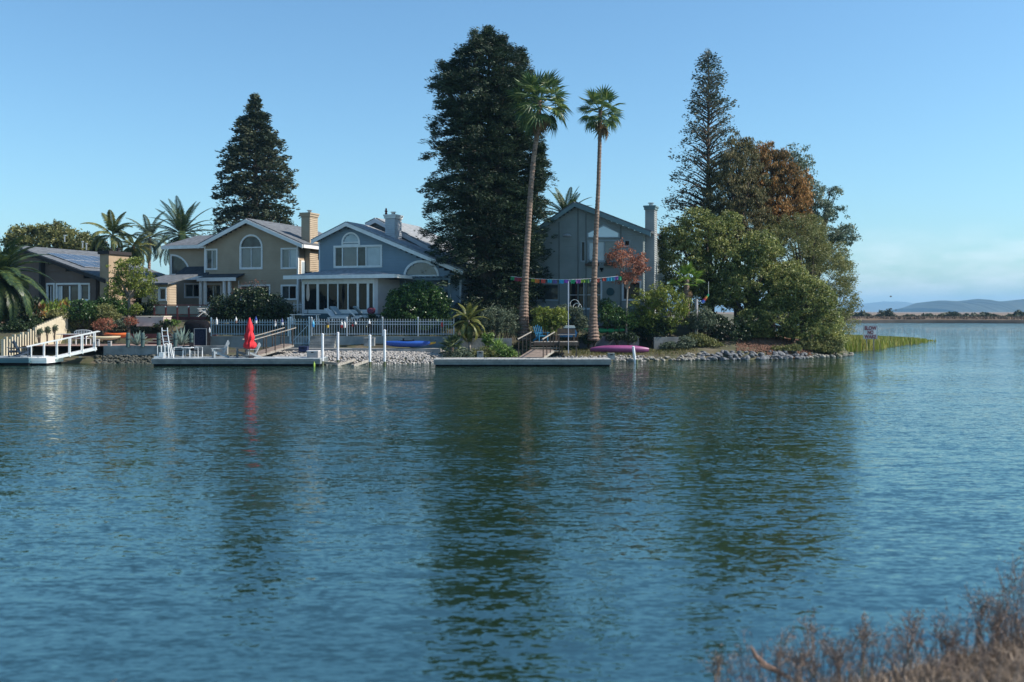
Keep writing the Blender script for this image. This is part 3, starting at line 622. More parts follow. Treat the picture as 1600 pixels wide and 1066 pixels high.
bush('small_tree', 'leafless pinkish twiggy tree against the tan house ground floor', 'tree', [(385, 452, 16, 14), (402, 445, 12, 10), (372, 458, 10, 10)], 76, redl, 46, 9, .10, .3, 102, trunk=(388, 470), trunk_r=.07, barkm=palebark, rough=.4)
bush('citrus_tree', 'big glossy dark green orange tree behind the white fence', 'tree',
     [(655, 462, 34, 22), (640, 485, 38, 30), (680, 482, 24, 34), (625, 505, 24, 18), (665, 508, 34, 14), (618, 470, 14, 18)], 67.4, citrus, 820, 34, .155, .3, 103, trunk=(655, 500), trunk_r=.12)
bush('bush', 'small dark climbing bush on the white fence under the loungers', 'bush', [(570, 505, 12, 9), (582, 499, 9, 8)], 66.6, hedge, 90, 20, .11, .2, 104)
# shrubs between the docks and the grey-green house
for k, (nm, lb, L, Y, mt, n, leaf) in enumerate([
    ('flowering_bush', 'grey-green bush left of the base of the taller palm', [(790, 505, 18, 20), (770, 500, 20, 20), (750, 510, 16, 14), (800, 515, 12, 14)], 66.0, grey, 300, .11),
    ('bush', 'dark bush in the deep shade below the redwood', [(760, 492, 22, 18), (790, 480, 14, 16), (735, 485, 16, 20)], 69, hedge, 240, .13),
    ('cordyline_bush', 'yellowish strappy bush right of the base of the taller palm', [(845, 500, 12, 18), (862, 505, 13, 20), (875, 495, 12, 14), (852, 488, 12, 8)], 65.8, lime, 190, .2),
    ('bush', 'dull green bush between the blue chair and the flagpole', [(895, 492, 16, 12), (880, 485, 14, 8), (905, 508, 12, 16)], 67.4, grey, 180, .13),
    ('bush', 'dark leafy bush right of the base of the straight palm', [(955, 495, 20, 20), (975, 500, 18, 20), (945, 480, 10, 12)], 68.2, citrus, 300, .13),
    ('bush', 'yellow-green bush under the red-leaved tree by the retaining wall', [(1035, 465, 30, 18), (1010, 475, 22, 18), (1058, 480, 22, 20), (1040, 490, 34, 20), (1005, 500, 20, 16), (1030, 510, 30, 12)], 68.8, lime, 560, .14),
    ('bush', 'olive bush climbing behind the green kayak', [(990, 510, 16, 14), (1005, 505, 14, 16)], 69.4, hedge, 160, .13)]):
    bush(nm, lb, 'bush', L, Y, mt, n, 24, leaf, .26, 120+k, rough=.28, aspect=3.5 if 'strappy' in lb else 2)
bush('ornamental_tree', 'slender autumn-red tree with a pale crooked trunk beside the straight palm', 'tree',
     [(975, 405, 24, 20), (958, 400, 12, 14), (996, 408, 16, 14), (982, 435, 20, 14), (1000, 420, 14, 14), (968, 385, 10, 7)], 68, redl, 260, 16, .14, .28, 131, trunk=(979, 445), trunk_r=.07, barkm=palebark, rough=.35, shell=(.4, 1.1))
# planting on the shore behind the long dock
for k, (lb, L, Y, mt, n, leaf) in enumerate([
    ('pale flowering shrub behind the left end of the long dock', [(722, 556, 22, 10), (700, 560, 12, 7)], 61.8, grey, 170, .10),
    ('green leafy shrub behind the stone bollard', [(762, 553, 16, 10), (745, 556, 12, 9)], 62.0, willow, 150, .11),
    ('lush green shrub left of the wooden steps', [(785, 550, 18, 12), (800, 556, 12, 8)], 62.2, fresh, 170, .11),
    ('upright leafy plant in front of the low wall', [(764, 532, 7, 11), (758, 528, 4, 6)], 63.6, fresh, 60, .14)]):
    bush('shrub', lb, 'shrub', L, Y, mt, n, 22, leaf, .2, 140+k, rough=.3)
def spiky(name, label, px, py, Y, z0, n, L, wd_, m, seed, up=.3, cat='agave'):
    """rosette of stiff leaves, each a part"""
    bx = X_(px, Y); root = thing(name, label, cat, (bx, Y, z0)); r = random.Random(seed)
    mb = MB(); pts = [(0, 0), (.25, .7), (.6, .9), (1, 0)]
    V = [(0, -wd_*.35, 0), (0, wd_*.35, 0), (L*.45, wd_*.5, .02*L), (L*.45, -wd_*.5, .02*L), (L*.45, 0, -.05*L), (L, 0, -.02*L), (0, 0, -.05)]
    me = bpy.data.meshes.new('spike_leaf'); me.from_pydata(V, [], [(0, 6, 4, 3), (6, 1, 2, 4), (3, 4, 5), (4, 2, 5)]); me.materials.append(m)
    for i in range(n):
        f = (i+.5)/n; inst('leaf', me, root, (0, 0, .05), (r.uniform(-.2, .2), -(1.45-(1.45-up)*f), i*2.39996), r.uniform(.8, 1.08))
    return root
agm = mat('agave_leaf', (.14, .21, .19), (.22, .30, .26), 4, .55)
spiky('agave', 'large blue-grey agave beside the orange kayak', 215, 532, 63.6, 1.05, 34, 1.0, .15, agm, 1)
spiky('agave', 'large blue-grey agave next to the black covered furniture', 284, 532, 64.2, 1.05, 34, 1.25, .16, agm, 2)
spiky('yucca', 'bright green spiky yucca right of the upright leafy plant', 778, 550, 63.4, .95, 40, .75, .06, mat('yucca_leaf', (.12, .22, .03), (.2, .3, .06), 4, .5), 3, -.2, 'yucca')
can_g = leafmat('canna_green', [(.096, .160, .032), (.160, .240, .048), (.320, .320, .080)], .4, .35, .1)
can_r = leafmat('canna_red', [(.03, .06, .015), (.15, .055, .02), (.30, .17, .04)], .4, .35, .1)
for k, (px, lb, mt) in enumerate([(66, 'red-leaved canna at the left end of the bed on the cream wall', can_r), (75, 'green canna next to the leftmost red canna', can_g), (84, 'yellow-green canna in the middle of the cream wall bed', can_g), (92, 'red and green canna right of the middle of the cream wall bed', can_r), (100, 'pale green canna at the right end of the cream wall bed', can_g)]):
    r = np.random.default_rng(200+k); C = np.stack([r.normal(0, .22, 60), r.normal(0, .22, 60), r.uniform(.15, 1.15, 60)], 1)
    Y = 66.6+k*.7; root = thing('canna_plant', lb, 'plant', (X_(px, Y), Y, lz(X_(px, Y), Y))); leaves_obj('foliage', C, .36, mt, root, 2.6, np.tile([0, 0, 1.], (60, 1)), .7)
    MB().tube([(0, 0, -.2), (.03, 0, 1.0)], [.03, .02], 5).build('stems', can_g, root)

# filling-in shrubs of the left gardens
for k, (lb, L, Y, mt, n, leaf) in enumerate([
    ('dense dark shrub between the edge date palm and the brown house door', [(30, 485, 26, 22), (55, 480, 16, 16), (8, 490, 26, 26)], 71.5, hedge, 330, .16),
    ('leafy green shrub below the brown chimney', [(170, 478, 16, 14), (190, 484, 14, 14), (158, 482, 10, 12)], 73, citrus, 240, .15),
    ('dark green shrub left of the red deck', [(228, 488, 14, 14), (240, 484, 10, 16), (216, 492, 12, 10)], 71.5, hedge, 220, .14),
    ('low spreading green shrub on the terrace above the left patio', [(125, 506, 18, 9), (145, 508, 16, 8), (108, 504, 12, 8)], 68.4, willow, 220, .12),
    ('low mixed shrub above the red timber edge', [(190, 508, 18, 8), (222, 512, 14, 6)], 67.8, grey, 150, .12),
    ('dark ground-cover shrub on the bank under the edge date palm', [(12, 520, 22, 12), (32, 514, 16, 12)], 64.2, hedge, 240, .14),
    ('dark green shrub on the bank behind the middle of the cream wall', [(52, 508, 18, 12), (38, 504, 14, 12)], 65.8, hedge, 220, .14),
    ('leafy shrub at the upper end of the bank behind the cream wall', [(72, 500, 16, 9), (92, 494, 14, 8)], 67.2, willow, 180, .13),
    ('trailing plant over the left part of the grey wall by the purple kayak', [(918, 530, 10, 8), (930, 526, 9, 5)], 66.9, hedge, 110, .12),
    ('trailing plant over the right part of the grey wall by the purple kayak', [(962, 527, 12, 5), (985, 528, 10, 7)], 67.0, hedge, 110, .12),
    ('weedy plant at the foot of the pale wall right of the kayak', [(1050, 541, 16, 6), (1072, 536, 12, 10)], 67.3, grey, 120, .12),
    ('trailing plant hanging down over the bluish rocks at their left end', [(1105, 540, 18, 12), (1090, 532, 14, 10), (1122, 545, 14, 9)], 68.0, willow, 220, .13),
    ('overhanging shrub hiding the rocks just left of the tip', [(1282, 543, 18, 10), (1265, 548, 10, 7), (1300, 545, 12, 9)], 69.6, willow, 240, .13),
    ('low green shrub on top of the bluish rocks below the mulch', [(1235, 546, 14, 6), (1215, 547, 10, 5)], 67.6, willow, 130, .12),
    ('leafy skirt of growth between the arched tree and the mulch', [(1165, 530, 22, 14), (1190, 524, 20, 12), (1145, 538, 14, 10)], 70.6, myop, 300, .14),
    ('tall dark shrub behind the annex', [(245, 455, 20, 26), (225, 465, 16, 22)], 80, hedge, 260, .18)]):
    bush('shrub', lb, 'shrub', L, Y, mt, n, 26, leaf, .26, 160+k, rough=.3)
# ---------------------------------------------------------------- house builders
ANG = 19.0; _a = rad(ANG); _u = (math.cos(_a), -math.sin(_a)); _v = (math.sin(_a), math.cos(_a))
def glassmat(name, col, rough=.03, ior=1.75, col2=None):
    return mat(name, col, col2, 1.2, rough, 0, ior=ior)
g_dark = glassmat('dark_glass', (.006, .008, .010), .03, 1.32); g_blue = glassmat('blue_grey_glass', (.07, .095, .115), .05, 1.6, (.11, .14, .16))
g_pale = glassmat('pale_blue_glass', (.26, .33, .38), .06, 1.6, (.36, .43, .48)); g_mid = glassmat('curtain_behind_glass', (.02, .026, .028), .05, 1.38, (.07, .085, .085))  # blue and pale panes carry their tone in the base colour
class House:
    def __init__(s, name, label, px, py, Y, zb, cat='house', ang=ANG):
        s.a = rad(ang); s.u = (math.cos(s.a), -math.sin(s.a)); s.v = (math.sin(s.a), math.cos(s.a))
        s.o = (X_(px, Y), Y, zb); s.root = thing(name, label, cat, s.o, -s.a)
    def L(s, px, py, t=0.0):
        """photo pixel -> (x, z) in the plane t metres behind the front"""
        ox, oy = s.o[0]+t*s.v[0], s.o[1]+t*s.v[1]; k = (px-800)/F
        q = (k*oy-ox)/(s.u[0]-k*s.u[1]); Y = oy+q*s.u[1]
        return q, EYE+(HY-py)/F*Y-s.o[2]
    def T(s, px, x):
        """depth at which the plane x=const is seen at column px"""
        k = (px-800)/F; ax = s.o[0]+x*s.u[0]; ay = s.o[1]+x*s.u[1]
        return (k*ay-ax)/(s.v[0]-k*s.v[1])
def cross(poly, z):
    xs = []
    for i in range(len(poly)):
        (x0, z0), (x1, z1) = poly[i], poly[(i+1) % len(poly)]
        if (z0 <= z) != (z1 <= z): xs.append(x0+(z-z0)/(z1-z0)*(x1-x0))
    xs.sort(); return [(xs[i], xs[i+1]) for i in range(0, len(xs)-1, 2)]
def o_rect(x0, x1, z0, z1): return lambda z: (x0, x1) if z0 < z < z1 else None
def o_arch(x0, x1, z0, zs, zt):
    c, r = (x0+x1)/2, (x1-x0)/2
    def f(z):
        if z0 < z <= zs: return (x0, x1)
        if zs < z < zt: h = r*math.sqrt(max(0, 1-((z-zs)/(zt-zs))**2)); return (c-h, c+h)
    return f
def siding(name, poly, ops, t, m, parent, board=.2, mp=None, thick=.12):
    """lapped boards filling poly, broken round the openings; every course is real geometry"""
    mb = MB(); z0 = min(p[1] for p in poly); z1 = max(p[1] for p in poly); z = z0
    while z < z1-.01:
        zt = min(z+board, z1); zm = (z+zt)/2
        for (a, b) in cross(poly, zm):
            segs = [(a, b)]
            for o in ops:
                w = o(zm)
                if not w: continue
                ns = []
                for (p, q) in segs:
                    if w[1] <= p or w[0] >= q: ns.append((p, q)); continue
                    if w[0] > p: ns.append((p, w[0]))
                    if w[1] < q: ns.append((w[1], q))
                segs = ns
            for (p, q) in segs:
                if q-p < .02: continue
                vs = [(p, t-.045, z), (q, t-.045, z), (q, t-.004, zt), (p, t-.004, zt), (p, t+thick, z), (q, t+thick, z), (q, t+thick, zt), (p, t+thick, zt)]
                if mp: vs = [mp(*c) for c in vs]
                mb.add(vs, [(0, 1, 2, 3), (4, 7, 6, 5), (0, 4, 5, 1), (3, 2, 6, 7), (0, 3, 7, 4), (1, 5, 6, 2)])
        z = zt
    o = mb.build(name, m, parent); o['kind'] = 'stuff'; return o
def arcpts(x0, x1, zs, zt, n=14, a0=0, a1=180):
    c, r = (x0+x1)/2, (x1-x0)/2
    return [(c+r*math.cos(rad(a0+(a1-a0)*i/n)), zs+(zt-zs)*math.sin(rad(a0+(a1-a0)*i/n))) for i in range(n+1)]
def window(parent, x0, x1, z0, z1, t=0.0, cols=(g_dark,), splits=None, trim=.11, m=None, arch=None, mun=.05, name='window', cross_=None, inner=.035):
    """trimmed opening with real recess; splits = fractions of the width where the mullions stand; arch = top of the arch"""
    m = m or white_paint; f = MB(); y0, y1 = t-.07, t+.06
    f.box(x0-trim, x0, y0, y1, z0-trim, z1); f.box(x1, x1+trim, y0, y1, z0-trim, z1)
    f.box(x0, x1, y0, y1, z0-trim, z0)
    if arch is None: f.box(x0-trim, x1+trim, y0-.004, y1, z1, z1+trim)
    else:
        f.box(x0, x1, y0, y1, z1-.04, z1+.05)
        A = arcpts(x0, x1, z1, arch); B = arcpts(x0-trim, x1+trim, z1, arch+trim)
        for i in range(len(A)-1): f.prism([A[i], B[i], B[i+1], A[i+1]], y0-.003, y1)
    sp = [0]+list(splits or [])+[1]; W_ = x1-x0
    for q in sp[1:-1]: f.box(x0+q*W_-mun/2, x0+q*W_+mun/2, t-.03, t+.07, z0, z1)
    # inner sash
    f.box(x0, x0+inner, t-.02, t+.07, z0, z1); f.box(x1-inner, x1, t-.02, t+.07, z0, z1)
    f.box(x0+inner, x1-inner, t-.02, t+.07, z0, z0+inner); f.box(x0+inner, x1-inner, t-.02, t+.07, z1-inner, z1)
    if cross_: f.box(x0+inner, x1-inner, t-.02, t+.05, z0+(z1-z0)*cross_-.02, z0+(z1-z0)*cross_+.02)
    w = f.build(name, m, parent)
    for i in range(len(sp)-1):
        MB().box(x0+sp[i]*W_, x0+sp[i+1]*W_, t+.04, t+.055, z0, z1-.002).build('pane', cols[i % len(cols)], w)
    if arch is not None:
        MB().prism(arcpts(x0, x1, z1+.002, arch), t+.04, t+.055).build('pane', cols[-1], w)
    return w
def roof_slab(mb, p, q, y0, y1, th=.16):
    """sheet over the line p-q (x,z) running back from y0 to y1, thickness th"""
    d = Vector((q[0]-p[0], 0, q[1]-p[1])).normalized(); n = Vector((-d.z, 0, d.x));
    if n.z < 0: n = -n
    a = Vector((p[0], 0, p[1])); b = Vector((q[0], 0, q[1]))
    vs = [(v.x, y, v.z) for y in (y0, y1) for v in (a, b, b+n*th, a+n*th)]
    mb.add(vs, [(0, 1, 2, 3), (4, 7, 6, 5), (0, 4, 5, 1), (3, 2, 6, 7), (0, 3, 7, 4), (1, 5, 6, 2)])
def rake(mb, p, q, y0, y1, h=.26, drop=.2):
    """bargeboard under the roof edge from p to q"""
    mb.prism([(p[0], p[1]-h), (q[0], q[1]-h), (q[0], q[1]+.06), (p[0], p[1]+.06)], y0, y1)
def shingle(name, a, b):
    return mat(name, a, b, 4, .9, .02, 10, stretch=(1, .5, 1))
def chimney(parent, hs, px0, px1, pyt, pyb, t, depth, m, capm, cap=True, board=.16, flue=None):
    x0, zt = hs.L(px0, pyt, t); x1, _ = hs.L(px1, pyt, t); _, zb = hs.L(px0, pyb, t)
    zc = zt-.28
    root = siding('chimney', [(x0, zb), (x1, zb), (x1, zc), (x0, zc)], [], t, m, parent, board, thick=.04)
    siding('side_boards', [(t+.0, zb), (t+depth, zb), (t+depth, zc), (t+.0, zc)], [], 0, m, root, board, mp=lambda a, b, c: (x1-b, a, c), thick=.04)
    del root['kind']
    c = MB(); c.box(x0-.07, x1+.09, t-.1, t+depth+.05, zc, zt-.1); c.box(x0-.12, x1+.14, t-.15, t+depth+.1, zt-.1, zt+.02)
    c.box(x0+.02, x0+.09, t+.05, t+depth, zb, zc); c.build('cap', capm, root)
    fl = MB(); cx = (x0+x1)/2; cy = t+depth/2
    fl.lathe([(.13, zt+.02), (.13, zt+.2)], 8, (cx, cy, 0)); fl.lathe([(.24, zt+.24), (.24, zt+.28)], 8, (cx, cy, 0))
    for k in range(4): fl.box(cx+.15*math.cos(k*1.57)-.01, cx+.15*math.cos(k*1.57)+.01, cy+.15*math.sin(k*1.57)-.01, cy+.15*math.sin(k*1.57)+.01, zt+.02, zt+.26)
    fl.build('flue', flue or mat('galvanised', (.4, .4, .4), None, rough=.4, metal=.8), root)
    return root
def rect(hs, px0, px1, py0, py1, t=0):
    xm = (px0+px1)/2
    x0, _ = hs.L(px0, py0, t); x1, _ = hs.L(px1, py0, t); _, z1 = hs.L(xm, py0, t); _, z0 = hs.L(xm, py1, t)
    return x0, x1, z0, z1
def win(hs, px0, px1, py0, py1, t=0, ops=None, edge=True, **kw):
    x0, x1, z0, z1 = rect(hs, px0, px1, py0, py1, t)
    arch = None
    if 'spring' in kw:
        zt = z1; _, z1 = hs.L((px0+px1)/2, kw.pop('spring'), t); arch = zt; ops is not None and ops.append(o_arch(x0, x1, z0, z1, zt))
    elif ops is not None: ops.append(o_rect(x0, x1, z0, z1))
    return window(hs.root, x0, x1, z0, z1, t, arch=arch, **kw)

# ================================================================ tan house (second from the left)
tan = mat('tan_siding', (.32, .25, .175), (.38, .305, .22), .7, .85); tan_lt = tan
roof_grey = shingle('grey_shingles', (.065, .072, .08), (.14, .15, .165)); roof_dark = shingle('dark_shingles', (.025, .03, .036), (.055, .06, .07))
h = House('tan_house', 'two-storey tan house with a tall arched window and tan chimney', 391, 475, 80, 3.3); r = h.root
xl, zle = h.L(320, 385); xr, zre = h.L(466, 384); xp, zp = h.L(391.4, 347); zb = -.6
ops = []
win(h, 323, 338.5, 391, 420, 0, ops, cols=(g_mid, g_blue), splits=(.55,))
win(h, 377, 408.5, 369, 418.5, 0, ops, cols=(g_blue, g_blue, g_mid), splits=(.5,), spring=387, trim=.14)
win(h, 441, 463.5, 389.5, 418.5, 0, ops, cols=(g_blue, g_pale), splits=(.5,))
win(h, 322, 345, 445, 473, 0, ops, cols=(g_dark, g_mid), splits=(.5,), name='sliding_door')
win(h, 376, 421, 447, 468, 0, ops, cols=(g_mid, g_dark), splits=(.5,))
win(h, 441, 463, 447, 467, 0, ops, cols=(g_mid, g_dark), splits=(.5,))
lean = [(xl, zb), (xr, zb), (xr, zre+.02), (xp, zp), (xl, zle+.02)]
siding('wall', lean, ops, 0, tan, r)
siding('side_wall', [(0.15, zb), (9, zb), (9, zre), (0.15, zre)], [o_rect(.45, 1.35, 2.55, 4.1)], 0, tan, r, mp=lambda a, b, c: (xr-b, a, c))
sw = MB(); sw.box(xr-.03, xr+.06, .35, 1.45, 2.45, 4.2); sfr = sw.build('side_window', white_paint, r)
MB().box(xr+.061, xr+.07, .47, 1.33, 2.57, 4.08).build('pane', g_pale, sfr)
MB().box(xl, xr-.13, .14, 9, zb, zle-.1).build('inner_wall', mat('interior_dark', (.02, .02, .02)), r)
ov = .55; sl = (zp-zle)/(xp-xl); sr = (zp-zre)/(xr-xp)
A = h.L(309.5, 384, -.6); B = (xp, zp+.12); Cc = h.L(473, 383, -.6)
rf = MB(); roof_slab(rf, (A[0], A[1]), B, -.6, 9.5); roof_slab(rf, B, (Cc[0], Cc[1]), -.6, 9.5); rf.build('roof', roof_grey, r)
fb = MB(); rake(fb, A, B, -.68, -.602); rake(fb, B, Cc, -.683, -.602); fb.box(Cc[0]-.02, Cc[0]+.1, -.6, 9.5, Cc[1]-.22, Cc[1]+.04); fb.build('bargeboard', white_paint, r)
cb = MB(); cb.box(xr-.1, xr+.03, -.06, .1, zb, zre); cb.box(xl-.03, xl+.1, -.06, -.031, zb+2.7, zle); 
d_, _ = h.L(373.5, 430); cb.box(d_-.04, d_+.04, -.1, -.035, 0, 2.6); cb.build('corner_trim', white_paint, r)
chimney(r, h, 471, 484, 333, 425, 1.0, 1.25, tan, tan)
# left wing
wl, wzt = h.L(265, 388, .8); lw = []
x0, _ = h.L(269, 400, .8); x1, _ = h.L(295, 400, .8); _, z0 = h.L(280, 428, .8); _, z1 = h.L(270, 400, .8)
def qa(z): return (x0, x0+(x1-x0)*math.sqrt(max(0, 1-((z-z0)/(z1-z0))**2))) if z0 < z < z1 else None
lw.append(qa)
pts = [(x0, z0)]+[(x0+(x1-x0)*math.cos(rad(90*i/10)), z0+(z1-z0)*math.sin(rad(90*i/10))) for i in range(11)]
f = MB(); o2 = [(x0+(x1-x0+.14)*math.cos(rad(90*i/10)), z0+(z1-z0+.14)*math.sin(rad(90*i/10))) for i in range(11)]
for i in range(10): f.prism([pts[i+1], o2[i], o2[i+1], pts[i+2]], .73, .86)
f.box(x0-.14, x0, .73, .86, z0-2.9, z1+.14); f.box(x0, x1+.14, .73, .86, z0-.12, z0)
qf = f.build('quarter_round_window', white_paint, r); MB().prism(pts, .84, .855).build('pane', g_mid, qf)
win(h, 290, 314, 444.5, 464, .8, lw, cols=(g_mid, g_dark), splits=(.5,))
win(h, 270, 273.5, 444, 472, .8, lw, cols=(g_dark,), trim=.05)
siding('wing_wall', [(wl, zb), (xl+.1, zb), (xl+.1, wzt), (wl, wzt)], lw, .8, tan, r)
MB().box(wl+.02, xl+.1, .95, 7, zb, wzt-.02).build('wing_inner_wall', MC['interior_dark'], r)
a0, za = h.L(253, 386, .2); b0 = xl+.02; zr_ = za+1.15
m_ = MB(); m_.add([(a0, .2, za-.03), (b0, .2, za-.03), (b0, 4.2, zr_), (a0+.6, 4.2, zr_), (a0, .2, za+.1), (b0, .2, za+.1), (b0, 4.2, zr_+.12), (a0+.6, 4.2, zr_+.12), (a0, 8, za), (b0, 8, za)],
   [(0, 3, 2, 1), (4, 5, 6, 7), (0, 1, 5, 4), (1, 2, 6, 5), (2, 3, 7, 6), (3, 0, 4, 7), (7, 6, 9, 8), (4, 7, 8)]).build('wing_roof', roof_grey, r)
MB().box(a0-.05, b0, .12, .198, za-.2, za+.08).build('fascia', white_paint, r)
# lower lean-to roofs
lo = MB()
for (pl, pr, pye, pyt, t0, t1) in ((270, 321, 434, 419, -.5, .76), (309, 368, 436, 431, -1.3, -.04)):
    xa, ze = h.L(pl, pye, t0); xb, _ = h.L(pr, pye, t0); _, zt = h.L(pl, pyt, t1); zt = max(zt, ze+.35)
    lo.add([(xa, t0, ze-.02), (xb, t0, ze-.02), (xb, t1, zt-.02), (xa+.3, t1, zt-.02), (xa, t0, ze+.1), (xb, t0, ze+.1), (xb, t1, zt+.1), (xa+.3, t1, zt+.1)],
           [(0, 3, 2, 1), (4, 5, 6, 7), (0, 1, 5, 4), (1, 2, 6, 5), (2, 3, 7, 6), (3, 0, 4, 7)])
    MB().box(xa-.05, xb+.05, t0-.08, t0-.002, ze-.2, ze+.09).build('porch_fascia', white_paint, r)
lo.build('porch_roof', roof_dark, r)
for px in (313, 320, 350, 358):
    x, zt = h.L(px, 438, -1.2); MB().box(x-.1, x+.1, -1.25, -1.05, -.4, zt).build('porch_column', white_paint, r)

# ================================================================ blue house (third)
blue = mat('blue_siding', (.17, .23, .28), (.205, .27, .325), .6, .8); bluew = mat('blue_grey_trim', (.42, .47, .52), (.5, .55, .6), 2, .6)
h = House('blue_house', 'blue two-storey house with half-round windows, white chimney and glazed sunroom', 547, 487, 74, 2.95); r = h.root; BH = h
xl, zle = h.L(499, 376); xr, zre = h.L(720, 433); xp, zp = h.L(546, 352); zb = -.4
ops = []
win(h, 524, 595, 386, 416, 0, ops, cols=(g_mid, g_blue, g_mid, g_pale), splits=(.16, .49, .68), trim=.13, mun=.09)
win(h, 536.5, 560.5, 365.5, 382.2, 0, ops, cols=(g_pale,), spring=379, trim=.13)
win(h, 634, 683, 410, 432.5, 0, ops, cols=(g_blue,), spring=431, trim=.17)  # the pane's blue base colour stands for reflected sky
win(h, 599.5, 604, 446, 486, 0, ops, cols=(g_dark,), name='door')
siding('wall', [(xl, zb), (xr, zb), (xr, zre), (xp, zp), (xl, zle)], ops, 0, blue, r)
siding('side_wall', [(.13, zb), (10, zb), (10, zre), (.13, zre)], [], 0, blue, r, mp=lambda a, b, c: (xr-b, a, c))
MB().box(xl+.01, xr-.13, .14, 10, zb, zre-.3).build('inner_wall', MC['interior_dark'], r)
MB().prism([(xl+.01, zre-.3), (xr-.14, zre-.3), (xp, zp-.1), (xl+.01, zle-.1)], .14, 10).build('attic_wall', MC['interior_dark'], r)
A = h.L(486.7, 377, -.5); B = (xp, zp+.10); Cc = h.L(724, 425.5, -.5)
roof_lt = shingle('pale_grey_shingles', (.16, .17, .18), (.29, .305, .32))
rf = MB(); roof_slab(rf, A, B, -.5, 10.5); roof_slab(rf, B, Cc, -.5, 10.5); rf.build('roof', roof_lt, r)
fb = MB(); rake(fb, A, B, -.58, -.502, .22); rake(fb, B, Cc, -.583, -.502, .22); fb.build('bargeboard', white_paint, r)
cb = MB(); cb.box(xl-.02, xl+.1, -.06, -.031, zb, zle-.1); cb.box(xr-.1, xr+.03, -.06, .1, zb, zre-.2); cb.build('corner_trim', bluew, r)
vx, vz = h.L(547.8, 355.8); MB().prism([(vx-.28, vz-.1), (vx+.28, vz-.1), (vx, vz+.18)], -.06, -.032).build('vent', mat('vent_grey', (.04, .045, .05)), r)
# second, higher gable behind
t2 = 3.2; A2 = h.L(571, 351, t2); B2 = h.L(586.6, 343, t2); C2 = h.L(728, 417, t2)
rf = MB(); roof_slab(rf, A2, B2, t2, t2+8.2); roof_slab(rf, B2, C2, t2, t2+8.2); rf.build('upper_roof', roof_lt, r)
fb = MB(); rake(fb, A2, B2, t2-.08, t2-.003, .26); rake(fb, B2, C2, t2-.083, t2-.003, .26); fb.build('upper_bargeboard', bluew, r)
siding('upper_wall', [(A2[0]+.1, A2[1]-1.5), (C2[0]-.3, C2[1]-1.5), (C2[0]-.3, C2[1]-.1), (B2[0], B2[1]-.02), (A2[0]+.1, A2[1]-.05)], [], t2+.35, mat('blue_grey_siding', (.13, .15, .17), (.16, .18, .2), .7), r)
chw = mat('chimney_white', (.42, .45, .48), (.52, .54, .56), 1, .8)
ch = chimney(r, h, 602, 617, 336, 378, 1.6, 1.15, chw, white_paint)
fx_, fz_ = h.L(601.5, 338, 1.6); o = MB().lathe([(.03, -.1), (.05, .12), (.12, .2), (.07, .3), (.13, .4), (.05, .5), (.09, .56), (.03, .64)], 8, (fx_+.05, 1.7, fz_)).build('finial', mat('dark_red_metal', (.12, .02, .02)), r)
# sunroom
ts = -3.6; pane_edges = [476, 495, 498.5, 511.8, 513.5, 527.3, 529, 543.2, 545, 557.8, 561, 573.5, 577, 583]
sf = MB(); x0, _ = h.L(472, 440, ts); x1, _ = h.L(586, 440, ts); _, zt = h.L(530, 436, ts); _, z1 = h.L(530, 443.5, ts); _, z0 = h.L(530, 484, ts)
sf.box(x0, x1, ts-.05, ts+.08, z1, zt); sf.box(x0, x1, ts-.05, ts+.08, z0-.28, z0)
edges = [h.L(p, 450, ts)[0] for p in pane_edges]; sp = [x0]+edges+[x1]
for i in range(0, len(sp), 2): sf.box(sp[i], sp[i+1], ts-.05, ts+.08, z0, z1)
sfo = sf.build('sunroom_frame', white_paint, r)
cs = [g_dark]*7
for i in range(0, len(edges), 2): MB().box(edges[i], edges[i+1], ts+.02, ts+.04, z0, z1).build('pane', cs[i//2], sfo)
sb = MB(); sb.box(x0, x1+.5, ts-.1, 0, zb-.3, z0-.28); sb.build('sunroom_base', mat('teal_base', (.05, .09, .11), (.07, .12, .14)), r)
sb = MB(); sb.box(x0+.05, x1-.05, ts+1.6, ts+1.7, z0, zt); sb.build('sunroom_inner_wall', MC['interior_dark'], r)
wl = MB(); xc0, _ = h.L(585.5, 440, ts); xc1, _ = h.L(591, 440, ts); wl.box(xc0, xc1, ts-.08, ts+.3, z0-.28, zt); wl.box(xc1-.12, xc1, ts+.3, -.05, z0-.28, zt); wl.build('sunroom_column', mat('column_stucco', (.5, .47, .47), (.56, .53, .52), 2, .8), r); MB().box(x0, x0+.1, ts+.08, -.05, z0-.28, zt).build('sunroom_side_wall', MC['column_stucco'], r)
e0, ze = h.L(444, 434, ts-.6); e1, _ = h.L(616, 434, ts-.6); ax, az_ = h.L(543, 419, -.1)
zt2 = ze+.12
m_ = MB(); m_.add([(e0, ts-.6, ze), (e1, ts-.6, ze), (e1, 0, ze), (e0, 0, ze), (e0, ts-.6, zt2), (e1, ts-.6, zt2), (e1, -.035, zt2), (e0, -.035, zt2), (ax-.2, -.035, az_), (ax+.2, -.035, az_)],
  [(0, 3, 2, 1), (0, 1, 5, 4), (1, 2, 6, 5), (3, 0, 4, 7), (4, 5, 9, 8), (5, 6, 9), (7, 4, 8)]).build('sunroom_roof', roof_lt, r)
g_ = MB(); g_.box(e0-.03, e1+.03, ts-.7, ts-.603, ze-.12, ze+.15); g_.box(e1+.0, e1+.08, ts-.6, -.05, ze-.1, ze+.13); g_.build('gutter', white_paint, r)
